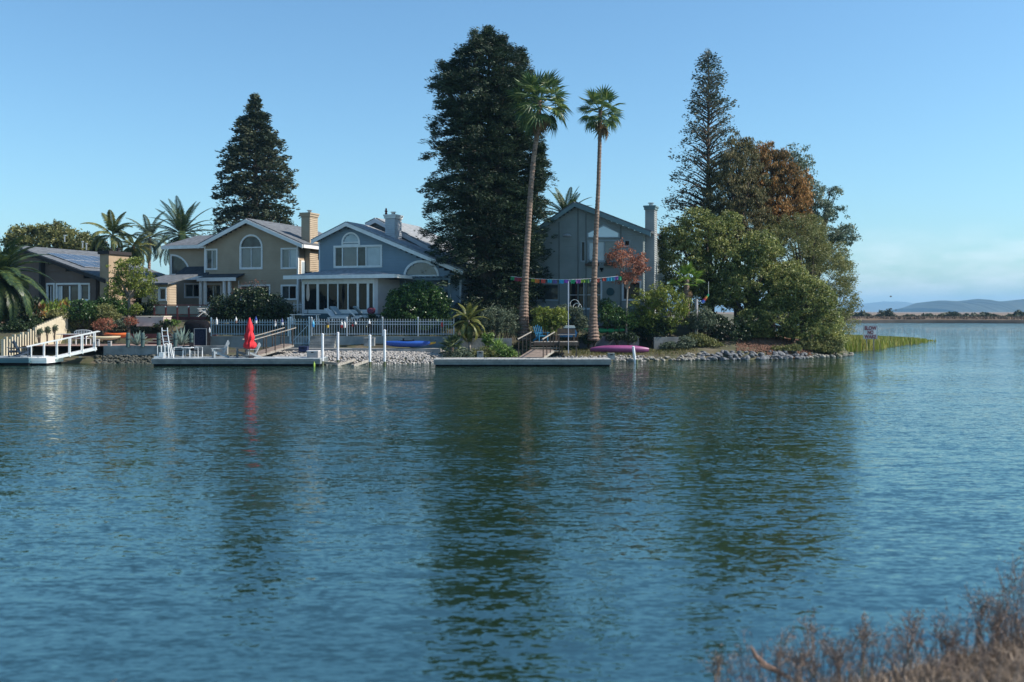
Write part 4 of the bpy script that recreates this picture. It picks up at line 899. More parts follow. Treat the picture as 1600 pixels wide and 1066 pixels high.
# pergola at the right
pg = MB(); p0, pz = h.L(630, 435, -1.2); p1, _ = h.L(704, 436, -1.2)
pg.box(p0, p1, -1.25, -1.1, pz-.16, pz); pg.box(p0, p1, -.35, -.2, pz-.16, pz)
for k in range(9): xx = p0+(p1-p0)*k/8; pg.box(xx-.04, xx+.04, -1.5, -.04, pz+.002, pz+.12)
for xx in (p0+.1, p1-.1): pg.box(xx-.07, xx+.07, -1.24, -1.11, -.4, pz-.16)
pg.build('pergola', mat('teal_beam', (.10, .15, .17), (.14, .19, .21)), r)

# ================================================================ grey-green house (right)
gg = mat('grey_green_siding', (.17, .20, .20), (.22, .25, .25), .6, .85); ggt = mat('teal_trim', (.10, .16, .18), (.13, .20, .22), 1, .7); ggl = mat('grey_blue_trim', (.22, .27, .30), (.27, .32, .35), 2, .7)
h = House('grey_green_house', 'tall grey-green house with a pentagon window behind the two tall palms', 901, 487, 72, 2.85); r = h.root
xl, _ = h.L(801, 487); xr, zre = h.L(1005, 364); xp, zp = h.L(901, 323); zb = -.6; xk, zk = h.L(801, 388)
ops = []
win(h, 908.5, 914, 378, 408, 0, ops, cols=(g_dark,), trim=.05, m=ggl)
win(h, 920, 967, 377.5, 408, 0, ops, cols=(g_pale, g_blue), splits=(.52,), trim=.08, m=ggl)
win(h, 976, 984, 376, 385, 0, ops, cols=(g_dark,), trim=.04, m=ggl)
win(h, 825, 872.5, 444, 469, 0, ops, cols=(g_dark, g_mid), splits=(.3,), trim=.09, m=ggl)
win(h, 889, 939, 440, 482, 0, ops, cols=(g_dark, g_mid), splits=(.47,), trim=.1, m=bluew, name='sliding_door', cross_=.5)
win(h, 974, 1000, 441, 468, 0, ops, cols=(g_dark,), trim=.1, m=bluew)
pp = [h.L(919.8, 370.5), h.L(966.6, 370.5), h.L(966.6, 364.5), h.L(943.5, 353.5), h.L(919.8, 364.5)]
f = MB(); cxp = sum(p[0] for p in pp)/5; czp = sum(p[1] for p in pp)/5
op_ = [(cxp+(p[0]-cxp)*1.09, czp+(p[1]-czp)*1.22) for p in pp]
for i in range(5): f.prism([pp[i], op_[i], op_[(i+1) % 5], pp[(i+1) % 5]], -.09, .05)
pf = f.build('pentagon_window', ggl, r); MB().prism(pp, -.06, -.048).build('pane', mat('sky_reflection_pane', (.50, .62, .70), None, rough=.04, ior=1.9), pf)  # pale blue base colour stands in for a sky reflection
ops.append(lambda z: (cross(pp, z) or [None])[0])
siding('wall', [(xl, zb), (xr, zb), (xr, zre), (xp, zp), (xl, zk)], ops, 0, gg, r, .18)
siding('side_wall', [(.13, zb), (10, zb), (10, zre), (.13, zre)], [], 0, gg, r, .18, mp=lambda a, b, c: (xr-b, a, c))
MB().prism([(xl+.05, zb), (xr-.14, zb), (xr-.14, zre-.1), (xp, zp-.15), (xl+.05, zk-.1)], .14, 10).build('inner_wall', MC['interior_dark'], r)
A = h.L(795, 389, -.5); B = (xp, zp+.2); Cc = h.L(1017, 364, -.5)
rf = MB(); roof_slab(rf, A, B, -.5, 10.5); roof_slab(rf, B, Cc, -.5, 10.5); rf.build('roof', roof_grey, r)
fb = MB(); rake(fb, A, B, -.58, -.502, .26); rake(fb, B, Cc, -.583, -.502, .26); fb.build('bargeboard', ggt, r)
vt = MB()
for px, pt in ((874, 345), (903.5, 325), (916, 332), (970, 352)):
    x, z = h.L(px, pt); vt.box(x-.05, x+.05, -.075, -.031, 0, z-.1)
vt.build('vertical_trim', mat('grey_green_trim', (.10, .12, .12), (.13, .15, .15)), r)
chimney(r, h, 1008, 1022, 322, 500, .6, 1.1, mat('chimney_grey', (.20, .22, .23), (.27, .28, .28), 1, .85), ggt)
for px in (922, 930, 951, 959):
    x, z = h.L(px, 413); bx_ = MB().box(x-.3, x+.3, -.3, -.04, z-.12, z+.05).build('flower_box', dark_wood, r)
    C_ = rng.normal(0, .12, (60, 3))+np.array([x, -.17, z+.13]); leaves_obj('flowers', C_, .1, hedge, bx_)
x, z = h.L(940.5, 421); mbx = MB(); mbx.box(x-.12, x+.12, -.14, -.04, z-.03, z+.1); mbx.box(x-.05, x+.05, -.12, -.05, z-.18, z-.03); mbx.build('wall_lamp', black_cloth, r)
x, z = h.L(888, 368); d = MB(); d.beam((x, -.04, z+.1), (x+.05, -.6, z), .05, .05); d.lathe([(.05, .1), (.28, .02), (.34, -.06), (.28, -.1)], 12, (x+.05, -.6, z-.02)); d.build('dish', mat('dish_grey', (.22, .24, .26), None, rough=.5), r)
x0, _ = h.L(815, 480, -1.0); x1, _ = h.L(870, 480, -1.0); _, z = h.L(840, 478, -1.0)
MB().box(x0, x1, -1.1, -.04, z-.55, z+.1).build('window_bench', mat('grey_stucco', (.15, .17, .18), (.2, .22, .23)), r)
x, z = h.L(954, 456); MB().lathe([(.02, -.02), (.28, 0), (.3, .02), (.02, .03)], 14).build('wall_ornament', mat('teal_ornament', (.02, .06, .07)), r, (x, -.08, z)).rotation_euler = (rad(90), 0, 0)

# ================================================================ brown house (far left)
brown = mat('brown_stucco', (.12, .085, .07), (.165, .12, .10), .8, .9); choc = mat('dark_brown_trim', (.022, .018, .018)); chtan = mat('chimney_tan', (.28, .20, .13), (.36, .27, .18), 1.2, .9, .008, 16)
h = House('brown_house', 'single-storey brown house with solar panels and a boxy tan chimney', 100, 480, 79, 3.0); r = h.root
xl, _ = h.L(-40, 480); xr, zre = h.L(150, 437); xp, zp = h.L(29.5, 390); _, zl = h.L(-40, 430); zb = -.6
ops = []; win(h, 75, 84, 445, 479, 0, ops, cols=(g_dark, g_mid), splits=(.5,), trim=.14)
win(h, 90, 123, 445, 482, 0, ops, cols=(g_pale, g_dark, g_mid), splits=(.2, .58), trim=.14, name='sliding_door', mun=.12)
win(h, 127, 139, 445, 468, 0, ops, cols=(g_mid,), trim=.14)
siding('wall', [(xl, zb), (xr, zb), (xr, zre), (xp, zp), (xl, zl)], ops, 0, brown, r, .6)
siding('side_wall', [(.13, zb), (9, zb), (9, zre), (.13, zre)], [], 0, brown, r, .6, mp=lambda a, b, c: (xr-b, a, c))
MB().prism([(xl+.05, zb), (xr-.14, zb), (xr-.14, zre-.1), (xp, zp-.15), (xl+.05, zl-.1)], .14, 9).build('inner_wall', MC['interior_dark'], r)
A = h.L(-50, 436, -.6); B = (xp, zp+.2); Cc = h.L(165, 438.5, -.6)
rf = MB(); roof_slab(rf, A, B, -.6, 9.6, .14); roof_slab(rf, B, Cc, -.6, 9.6, .14); rf.build('roof', roof_grey, r)
fb = MB(); rake(fb, A, B, -.68, -.602, .22); rake(fb, B, Cc, -.683, -.602, .22); fb.build('bargeboard', choc, r)
x, z = h.L(69.5, 405); pb = MB(); pb.box(x-.1, x+.1, -.5, -.04, 0, z-.15); pb.build('post', choc, r)
# solar panels lying on the right slope
dv = Vector((Cc[0]-B[0], 0, Cc[1]-B[1])); Ls = dv.length; dv.normalize(); nv = Vector((-dv.z, 0, dv.x)); nv = nv if nv.z > 0 else -nv
spm = bpy.data.materials.new('solar_cell'); spm.use_nodes = True; _t = spm.node_tree; _b = _t.nodes['Principled BSDF']
_b.inputs['Base Color'].default_value = (.05, .055, .07, 1); _b.inputs['Roughness'].default_value = .22; _b.inputs['IOR'].default_value = 1.8
frm = mat('panel_frame', (.5, .52, .55), None, rough=.4, metal=.5)
for i in range(6):
    for j in range(2):
        s0 = Ls*(.24+.215*j); y0 = .6+1.1*i; q0 = Vector((B[0], 0, B[1]))+dv*s0+nv*.2
        pm = MB(); w = Ls*.205; a, b = q0, q0+dv*w
        vs = [(v.x, y, v.z) for y in (y0, y0+1.04) for v in (a, b, b+nv*.04, a+nv*.04)]
        pm.add(vs, [(0, 1, 2, 3), (4, 7, 6, 5), (0, 4, 5, 1), (3, 2, 6, 7), (0, 3, 7, 4), (1, 5, 6, 2)])
        po = pm.build('solar_panel', frm, r)
        a = a+dv*.04+nv*.043; b = b-dv*.04+nv*.043
        MB().add([(a.x, y0+.04, a.z), (b.x, y0+.04, b.z), (b.x, y0+1.0, b.z), (a.x, y0+1.0, a.z)], [(0, 1, 2, 3)]).build('cells', spm, po)
for (px, tt) in ((101, 8.8), (129, 8.9), (135, 8.6)):
    x, _ = h.L(px, 385, tt); zz = B[1]-(x-B[0])*(B[1]-Cc[1])/(Cc[0]-B[0]); MB().lathe([(.06, 0), (.06, .55), (.12, .56), (.12, .66)], 8, (x, tt, zz)).build('roof_vent', MC['galvanised'], r)
x0, zt = h.L(156, 392, -.6); x1, _ = h.L(170, 392, -.6)
c = MB(); c.box(x0, x1, -.6, 1.7, zb, zt-.25); ch = c.build('chimney', chtan, r)
c = MB(); c.box(x0-.12, x1+.14, -.72, 1.85, zt-.28, zt-.02); c.build('cap', choc, ch)
MB().lathe([(.14, zt-.02), (.14, zt+.22), (.2, zt+.23), (.2, zt+.3)], 8, (x1-.4, .9, 0)).build('flue', choc, ch)

# ================================================================ small building behind the airy tree
h = House('garden_annex', 'low tan annex with a grey roof between the airy tree and the tan house', 254, 475, 76, 3.2); r = h.root
x0, x1, z0, z1 = rect(h, 222, 262, 444, 478); ops = []
win(h, 250, 259, 451, 468, 0, ops, cols=(g_dark,))
siding('wall', [(x0, z0-.5), (x1, z0-.5), (x1, z1), (x0, z1)], ops, 0, tan, r)
siding('side_wall', [(.13, z0-.5), (1.0, z0-.5), (1.0, z1), (.13, z1)], [], 0, tan, r, mp=lambda a, b, c: (x1-b, a, c))
m_ = MB(); m_.add([(x0-.3, -.4, z1-.05), (x1+.35, -.4, z1-.05), (x1+.35, 3.3, z1+.75), (x0-.3, 3.3, z1+.75), (x0-.3, -.4, z1+.08), (x1+.35, -.4, z1+.08), (x1+.35, 3.3, z1+.88), (x0-.3, 3.3, z1+.88)], [(0, 3, 2, 1), (4, 5, 6, 7), (0, 1, 5, 4), (1, 2, 6, 5), (2, 3, 7, 6), (3, 0, 4, 7)]).build('roof', roof_grey, r)
# ---------------------------------------------------------------- walls, docks, gangways
def bx_thing(name, label, cat, x0, x1, y0, y1, z0, z1, m, group=None):
    cx, cy = (x0+x1)/2, (y0+y1)/2
    return props(MB().box(x0-cx, x1-cx, y0-cy, y1-cy, 0, z1-z0).build(name, m, None, (cx, cy, z0)), label, cat, group)
def px_wall(name, label, px0, px1, Y0, Y1, zb, zt, th, m, cap=None, cat='retaining wall'):
    a = Vector((X_(px0, Y0), Y0, 0)); b = Vector((X_(px1, Y1), Y1, 0)); root = thing(name, label, cat, (a.x, a.y, zb))
    n = max(1, int((b-a).length/1.6)); d = (b-a)/n
    for i in range(n):   # cast panels with open joints
        p = d*i+d.normalized()*.008; q = d*(i+1)-d.normalized()*.008
        MB().beam(p+Vector((0, 0, (zt-zb)/2)), q+Vector((0, 0, (zt-zb)/2)), th, zt-zb).build('panel', m, root)
    if cap: MB().beam(Vector((0, 0, zt-zb+.04)), b-a+Vector((0, 0, zt-zb+.04)), th+.08, .08).build('cap', cap, root)
    return root
shade_wall = mat('shaded_teal_concrete', (.13, .17, .19), (.20, .25, .27), .9, .9, .006, 10)  # shaded concrete: the dark teal of the shade is put into the colour
px_wall('sea_wall', 'weathered concrete sea wall left of the swim ladder', 163, 356, 62.4, 62.6, .15, 1.08, .3, old_concrete)
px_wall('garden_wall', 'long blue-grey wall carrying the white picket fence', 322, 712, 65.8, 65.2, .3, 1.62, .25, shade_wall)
px_wall('shore_ledge', 'low concrete ledge along the pebbles in front of the fence wall', 440, 690, 64.0, 63.6, .3, .86, 1.0, concrete)
px_wall('garden_wall', 'low concrete wall behind the lush shrubs left of the steps', 708, 800, 64.8, 64.9, .6, 1.5, .2, old_concrete)
px_wall('garden_wall', 'grey concrete wall behind the purple kayak', 905, 998, 67.2, 67.6, .5, 1.55, .22, mat('mauve_concrete', (.06, .068, .085), (.13, .14, .17), 1, .9, .005, 12))
px_wall('garden_wall', 'pale concrete wall right of the shrub gap beside the purple kayak', 1021, 1082, 67.7, 68.3, .5, 1.5, .22, mat('pale_concrete', (.09, .10, .105), (.18, .195, .20), 1, .9, .005, 12))
# cream diagonal wall on the left, stepping down to the water; lower gaps stand for shadow stripes
A = Vector((X_(2, 60.8), 60.8, 0)); B = Vector((X_(104, 67.5), 67.5, 0)); root = thing('cream_wall', 'sunlit cream wall running back diagonally under the canna bed', 'garden wall', (A.x, A.y, .4))
n = 26; d = (B-A)/n
for i in range(n):
    f0 = i/n; ztop = np.interp(f0, [0, .35, .5, 1], [1.55, 1.95, 2.35, 3.2])+(.12*math.sin(i*2.1) if i < 13 else 0)-.4
    gap = .10 if i < 13 else .004
    MB().beam(d*i+d.normalized()*gap+Vector((0, 0, ztop/2)), d*(i+1)-d.normalized()*gap*.5+Vector((0, 0, ztop/2)), .2, ztop).build('board', cream, root)
for k, (px, f_) in enumerate(((62, .55), (74, .68), (85, .8))):
    Y = 60.8+6.7*f_-.2; bush('shrub', ['nearest', 'middle', 'farthest'][k]+' of the three small dry shrubs along the cream wall foot', 'shrub', [(px, 519-3*k, 4, 5)], Y, grey, 30, 16, .1, .14, 300+k, zb=1.0)

def dock(name, label, px0, px1, Y0, depth, ztop, m, fl, plank=.42, hull=.3, rz=0):
    x0, x1 = X_(px0, Y0), X_(px1, Y0); root = thing(name, label, 'dock', ((x0+x1)/2, Y0+depth/2, 0)); w = (x1-x0)/2; dd = depth/2
    n = int((x1-x0)/plank); pw = (x1-x0)/n
    pm = MB().box(.006, pw-.006, -dd-.03, dd, ztop-.05, ztop).mesh('plank', m)
    for i in range(n): inst('plank', pm, root, (-w+i*pw, 0, random.uniform(-.004, .004)))
    f = MB(); f.box(-w, w, -dd, -dd+.08, ztop-.33, ztop-.052); f.box(-w, w, dd-.08, dd, ztop-.33, ztop-.052); f.box(-w, -w+.08, -dd+.08, dd-.08, ztop-.33, ztop-.052); f.box(w-.08, w, -dd+.08, dd-.08, ztop-.33, ztop-.052)
    f.box(-w-.02, w+.02, -dd-.05, -dd-.001, ztop-.17, ztop-.09)
    f.build('rim', fl, root)
    k = max(2, int((x1-x0)/1.5))
    for i in range(k):
        a = -w+.06+(2*w-.12)*i/k; MB().box(a+.02, a+(2*w-.12)/k-.02, -dd+.1, dd-.1, -.25, ztop-.332).build('float', black_cloth, root)
    cm = MB().box(-.11, .11, -.015, .015, .05, .075).box(-.05, -.03, -.015, .015, 0, .05).box(.03, .05, -.015, .015, 0, .05).mesh('cleat', MC.get('galvanised') or white_metal)
    for q in range(max(2, int((x1-x0)/2.6))): inst('cleat', cm, root, (-w+.5+q*2.6, -dd+.1, ztop))
    return root
dock_top = mat('dock_boards', (.20, .23, .25), (.33, .36, .38), 2, .8, .003, 30, stretch=(3, .6, 1)); dock_rim = mat('dock_rim', (.10, .12, .13), (.17, .19, .20), 2, .8)
dock('floating_dock', 'floating dock with the chairs and the closed red umbrella', 237, 500, 57.9, 2.5, .47, dock_top, dock_rim)
dock('floating_dock', 'long empty grey floating dock below the wooden steps', 678, 955, 57.7, 2.0, .44, mat('dock_boards_grey', (.24, .24, .235), (.38, .38, .37), 2, .8, .003, 30, stretch=(3, .6, 1)), dock_rim)
teal_d = mat('dock_shade_teal', (.04, .09, .12), (.06, .13, .16), 2, .7)  # white dock's teal-blue shade, put into the rim colour
dock('floating_dock', 'floating dock with shade tinted teal on its sides at the left edge of the picture', -60, 45, 58.6, 2.6, .5, dock_top, teal_d)
dock('dock_landing', 'small bright white float at the foot of the white gangway', 45.6, 73, 58.9, 2.2, .46, white_paint, white_paint)
# white gangway
def ramp(name, label, P0, P1, width, m_deck, m_rail, nposts, rail_h, m_post=None, rails=2, cat='gangway', planks=True, both=True, toprail=.07, post=.06):
    P0 = Vector(P0); P1 = Vector(P1); root = thing(name, label, cat, P0); d = P1-P0; L = d.length; e = d.normalized(); s = e.cross(Vector((0, 0, 1))).normalized()
    n = int(L/.2)
    if planks:
        for i in range(n): MB().beam(e*(L*i/n+.006), e*(L*(i+1)/n-.006), width, .05).build('plank', m_deck, root)
    for sd in ((-1, 1)):
        o = s*sd*(width/2+.03)
        MB().beam(o+Vector((0, 0, -.08)), o+d+Vector((0, 0, -.08)), .05, .13).build('stringer', m_rail, root)
        if not both and sd == 1: continue
        MB().beam(o+Vector((0, 0, rail_h))-e*.15, o+d+Vector((0, 0, rail_h))+e*.2, toprail*.9, toprail*.7).build('handrail', m_rail, root)
        for i in range(nposts):
            q = o+e*(.1+(L-.2)*i/(nposts-1)); MB().box(-post/2, post/2, -post/2, post/2, -.2, rail_h-.02).build('post', m_post or m_rail, root, q)
    return root
ramp('gangway', 'white railed gangway sloping down to the small white float', W(-2, 566, 59.8)+Vector((1.9, 0, 0)), W(150, 543, 61.6), 1.15, white_paint, white_paint, 6, 1.0)
ramp('gangway', 'wooden gangway with pale sloping handrails behind the red umbrella', (X_(392, 60.6), 60.4, .52), (X_(447, 62.6), 63.1, 1.15), 1.0, deck_wood, weathered, 5, 1.05, dark_wood)
# steps and platform below the grey-green house
root = ramp('boarding_ramp', 'short wooden ramp with pale curved handrails onto the long grey dock', (X_(829, 59.4), 59.4, .46), (X_(848, 61.6), 62.6, .8), 1.5, deck_wood, weathered, 4, 1.15, dark_wood)
st = thing('wooden_steps', 'weathered timber steps rising from the ramp to the platform', 'steps', (X_(852, 62.9), 62.9, .6))
for k in range(4): MB().box(-.9, .9, k*.28, k*.28+.3, k*.17+.1, k*.17+.15).build('step', weathered, st)
MB().box(-.97, -.92, 0, 1.2, -.1, .75).build('stringer', dark_wood, st); MB().box(.92, .97, 0, 1.2, -.1, .75).build('stringer', dark_wood, st)
pf = thing('wooden_platform', 'small timber deck platform carrying the blue chair', 'deck', (X_(868, 64.2), 64.2, .75))
for k in range(14): MB().box(-1.45+k*.21, -1.45+k*.21+.195, -.7, 1.0, .50, .55).build('plank', weathered, pf)
for x in (-1.4, -.5, .4, 1.35): MB().box(x-.05, x+.05, -.65, -.55, -.4, .5).build('post', dark_wood, pf)
MB().box(-1.48, 1.5, -.78, -.705, .30, .52).build('rim', dark_wood, pf)
bn = thing('picnic_bench', 'low slatted timber bench on the small platform by the flagpole', 'bench', (X_(885, 64.6), 64.6, 1.30))
for k in range(4): MB().box(-.6, .6, -.25+k*.13, -.14+k*.13, .42, .46).build('slat', weathered, bn)
for x in (-.5, .5): MB().box(x-.05, x+.05, -.2, .2, 0, .42).build('leg', dark_wood, bn)
MB().box(-.6, .6, .3, .34, .5, .85).build('backrest', dark_wood, bn)

# ---------------------------------------------------------------- fences
def picket_fence(name, label, px0, px1, Y0, Y1, zb, hgt, m, pitch=.17, post_every=2.55, w=.032, cat='fence', posts=None, diag=False):
    a = Vector((X_(px0, Y0), Y0, zb)); b = Vector((X_(px1, Y1), Y1, zb)); root = thing(name, label, cat, a); d = b-a; L = d.length; e = d.normalized()
    pm = MB().box(-w/2, w/2, -w/2, w/2, .06, hgt).add([(-w/2, -w/2, hgt), (w/2, -w/2, hgt), (w/2, w/2, hgt), (-w/2, w/2, hgt), (0, 0, hgt+.06)], [(0, 1, 4), (1, 2, 4), (2, 3, 4), (3, 0, 4)]).mesh('picket', m)
    n = int(L/pitch); rz = math.atan2(d.y, d.x)
    for i in range(1, n): inst('picket', pm, root, e*(L*i/n), (0, 0, rz))
    for z in (.14, hgt-.14, hgt-.32): MB().beam(Vector((0, -.001, z)), d+Vector((0, -.001, z)), .028, .045).build('rail', m, root)
    ps = MB().box(-.045, .045, -.045, .045, 0, hgt+.12).add([(-.055, -.055, hgt+.12), (.055, -.055, hgt+.12), (.055, .055, hgt+.12), (-.055, .055, hgt+.12), (0, 0, hgt+.2)], [(0, 3, 2, 1), (0, 1, 4), (1, 2, 4), (2, 3, 4), (3, 0, 4)]).mesh('post', m)
    k = max(1, round(L/post_every))
    for i in range(k+1): inst('post', ps, root, e*(L*i/k), (0, 0, rz))
    if diag: MB().beam((0, -.03, .1), d+Vector((0, -.03, hgt-.3)), .03, .04).build('brace', m, root)
    return root
fence_p = mat('fence_shade_tint', (.14, .23, .30), (.20, .30, .37), 2, .5); fence_w = mat('fence_white_dimmed', (.40, .44, .48), None, rough=.5)  # shade put into both paints, stronger on the left fence and gate
picket_fence('picket_fence', 'blue-white picket fence left of the gate, below the dark hedge', 330, 450, 65.3, 65.2, 1.64, 1.08, fence_p)
picket_fence('picket_gate', 'tall picket gate with a diagonal brace beside the dark steps', 453.5, 483, 64.9, 64.9, 1.02, 1.75, fence_p, cat='gate', post_every=9, diag=True)
picket_fence('picket_fence', 'white picket fence with small buoys running under the orange tree', 487, 709, 65.3, 65.0, 1.64, 1.12, fence_w)
picket_fence('picket_fence', 'short upper picket fence left of the sunroom', 440, 474, 69.6, 69.6, 3.0, .95, fence_w, pitch=.2)
st = thing('concrete_steps', 'dark concrete steps beside the picket gate', 'steps', (X_(502, 64.5), 64.5, .8))
for k in range(5): MB().box(-.85, .85, .02+k*.17, .85+.1, k*.17, (k+1)*.17-.005).build('step', old_concrete, st)
# red deck railing
dk = thing('red_deck', 'dark red timber deck with glazed railing in front of the tan house', 'deck', (X_(283, 71), 71, 2.3)); x0 = X_(240, 71)-dk.location.x; x1 = X_(332, 71)-dk.location.x
MB().box(x0, x1, .05, 5, .45, .6).build('floor', redwood, dk); MB().box(x0, x1, 0, .05, .3, .62).build('rim', redwood, dk); MB().box(x0, x1, .3, .35, -.3, .3).build('skirting', black_cloth, dk)
MB().box(x0, x1, -.04, .08, 1.44, 1.52).build('handrail', redwood, dk); MB().box(x0, x1, -.02, .04, .75, .8).build('lower_rail', redwood, dk)
for k in range(6):
    xx = x0+(x1-x0-.1)*k/5; MB().box(xx, xx+.11, -.05, .06, .3, 1.44).build('post', redwood, dk)
    MB().box(xx, xx+.1, -.055, -.051, 1.32, 1.42).build('post_cap', white_paint, dk)
    if k < 5: MB().box(xx+.12, xx+(x1-x0)/5-.02, .0, .015, .82, 1.42).build('pane', mat('rail_glass', (.10, .12, .12), (.16, .18, .18), 1, .1, ior=1.6), dk)

# ---------------------------------------------------------------- rocks
def rock_mesh(name, seed, m, sub=2, sq=(1, .8, .6), amp=.28):
    import bmesh
    bm = bmesh.new(); bmesh.ops.create_icosphere(bm, subdivisions=sub, radius=1); r = random.Random(seed); off = Vector((r.uniform(0, 50),)*3)
    planes = [(Vector((r.gauss(0, 1), r.gauss(0, 1), r.gauss(0, 1))).normalized(), r.uniform(.62, .9)) for _ in range(9)]
    for v in bm.verts:
        p = v.co*(1+amp*mnoise.noise(v.co*1.4+off))
        for n, d in planes:
            e = p.dot(n)-d
            if e > 0: p = p-n*e
        v.co = Vector((p.x*sq[0], p.y*sq[1], p.z*sq[2]))
    me = bpy.data.meshes.new(name); bm.to_mesh(me); bm.free(); me.materials.append(m); return me
rk_pale = mat('pale_rock', (.09, .082, .07), (.34, .32, .28), 2.2, .9, .03, 9); rk_blue = mat('blue_grey_rock', (.05, .052, .055), (.20, .205, .22), 2, .9, .03, 9); rk_dark = mat('wet_dark_rock', (.035, .038, .03), (.09, .09, .075), 2, .8, .02, 9)
r = random.Random(77)
RP = [rock_mesh('boulder', i, rk_pale, 2) for i in range(5)]; RB = [rock_mesh('boulder', 10+i, rk_blue, 2) for i in range(5)]
def boulders(n, px0, px1, meshes, label, group, smin, smax, up=.5, zoff=0.):
    for i in range(n):
        f = (i+r.random())/n; px = px0+(px1-px0)*f
        x = X_(px, 64); y = float(shore_y(x)); x = X_(px, y); y = float(shore_y(x)) ; 
        if x > 26: y = float(np.interp(px, [1290, 1335], [73.5, 77]))
        d = r.uniform(-.25, up); y += d; sc = r.uniform(smin, smax)
        o = bpy.data.objects.new('boulder', meshes[i % len(meshes)]); COL.objects.link(o)
        o.location = (X_(px, y), y, max(.02, lz(X_(px, y), y)*.9)+sc*.25+zoff); o.scale = (sc, sc, sc*r.uniform(.8, 1.1)); o.rotation_euler = (r.uniform(-.4, .4), r.uniform(-.4, .4), r.uniform(0, 6.28))
        props(o, label, 'boulder', group)
boulders(46, 958, 1092, RP, 'pale sunlit boulder at the waterline between the long grey dock and the bluish rocks', 'pale boulders by the long dock', .10, .24, .5)
boulders(34, 1060, 1100, RP, 'pale sunlit boulder at the waterline between the long grey dock and the bluish rocks', 'pale boulders by the long dock', .14, .26, .9)
boulders(110, 1092, 1262, RB, 'bluish boulder in the rock wall below the mulch slope', 'bluish boulders of the rock wall', .12, .34, 1.0)
boulders(34, 1262, 1332, RP, 'pale flat boulder at the far tip of the point', 'pale boulders at the tip of the point', .13, .28, .8)
def stones(name, label, n, fn, smin, smax, m, seed):
    """many small stones joined as one heap"""
    rr = np.random.default_rng(seed); base = []
    for k in range(6):
        me = rock_mesh('tmp', 400+k+seed, m, 1, (1, .85, .65), .3); co = np.empty(len(me.vertices)*3, np.float32); me.vertices.foreach_get('co', co)
        tri = np.array([p.vertices[:] for p in me.polygons]); base.append((co.reshape(-1, 3), tri)); bpy.data.meshes.remove(me)
    V = []; Q = []; c = 0
    for i in range(n):
        b, t = base[i % 6]; x, y, z = fn(rr); s = rr.uniform(smin, smax); a = rr.uniform(0, 6.28)
        Rm = np.array([[math.cos(a), -math.sin(a), 0], [math.sin(a), math.cos(a), 0], [0, 0, 1]])
        V.append(b@Rm.T*s+np.array([x, y, z+s*.3])); Q.append(t+c); c += len(b)
    o = np_obj(name, np.concatenate(V), np.concatenate(Q), m); o['kind'] = 'stuff'; o['label'] = label; return o
def f1(rr):
    px = rr.uniform(425, 700); x = X_(px, 60.5); y = float(shore_y(x))+rr.uniform(-.1, 3.2); return X_(px, y), y, lz(X_(px, y), y)
peb = mat('pale_pebbles', (.13, .12, .11), (.40, .38, .36), 4.5, .9)
stones('pebbles', 'pale pebble slope below the white picket fence', 4200, f1, .05, .13, peb, 1)
def f2(rr):
    px = rr.uniform(150, 430); x = X_(px, 61.5); y = float(shore_y(x))+rr.uniform(-.3, 1.2); return X_(px, y), y, lz(X_(px, y), y)
stones('shore_rubble', 'dark weedy rubble at the foot of the left sea wall', 1300, f2, .06, .17, rk_dark, 2)
def f3(rr):
    px = rr.uniform(690, 1010); x = X_(px, 61.5); y = float(shore_y(x))+rr.uniform(-.2, .8); return X_(px, y), y, lz(X_(px, y), y)
stones('shore_stones', 'small pale stones along the water behind the long grey dock', 900, f3, .05, .14, peb, 3)
# mulch slope and dry grass
def f4(rr):
    px = rr.uniform(1150, 1270); y = rr.uniform(66.6, 73.5); return X_(px, y), y, lz(X_(px, y), y)
stones('mulch', 'reddish bark mulch on the slope above the bluish rocks', 5200, f4, .04, .09, mat('bark_mulch', (.10, .045, .026), (.19, .10, .065), 2, .95), 4)
def blades(name, label, C, h, w, m, seed, lean=.35):
    rr = np.random.default_rng(seed); n = len(C); az = rr.uniform(0, 6.28, n); H_ = np.asarray(h)*rr.uniform(.5, 1.2, n); ln = rr.normal(0, lean, n)
    d = np.stack([np.cos(az), np.sin(az), np.zeros(n)], 1); s = np.stack([-np.sin(az), np.cos(az), np.zeros(n)], 1)*w/2
    up = np.array([0, 0, 1.]); mid = C+up*H_[:, None]*.55+d*(ln*H_*.25)[:, None]; tip = C+up*(H_*np.cos(ln*.8))[:, None]+d*(ln*H_)[:, None]
    V = np.stack([C-s, C+s, mid+s*.8, mid-s*.8, tip+s*.15, tip-s*.15], 1).reshape(-1, 3); b = np.arange(n)*6
    Q = np.concatenate([np.stack([b, b+1, b+2, b+3], 1), np.stack([b+3, b+2, b+4, b+5], 1)])
    o = np_obj(name, V, Q, m); o['kind'] = 'stuff'; o['label'] = label; return o
rr = np.random.default_rng(5)
grass_g = leafmat('shore_grass', [(.07, .08, .02), (.12, .12, .035), (.22, .18, .07)], .7, .3, .4, .5)
px = rr.uniform(893, 1090, 5000); y = rr.uniform(62.6, 67.2, 5000); x = X_(px, y); z = land_z(x, y); k = z > .3
blades('shore_grass', 'patchy dry grass between the platform and the garden walls', np.stack([x, y, z], 1)[k], .16, .03, grass_g, 1)
px = rr.uniform(600, 905, 3500); y = rr.uniform(66, 72, 3500); x = X_(px, y); z = land_z(x, y)
blades('garden_grass', 'low ground cover in the gardens between the fence and the houses', np.stack([x, y, z], 1), .25, .05, leafmat('ground_cover', [(.02, .04, .012), (.04, .07, .02), (.08, .10, .03)]), 2)
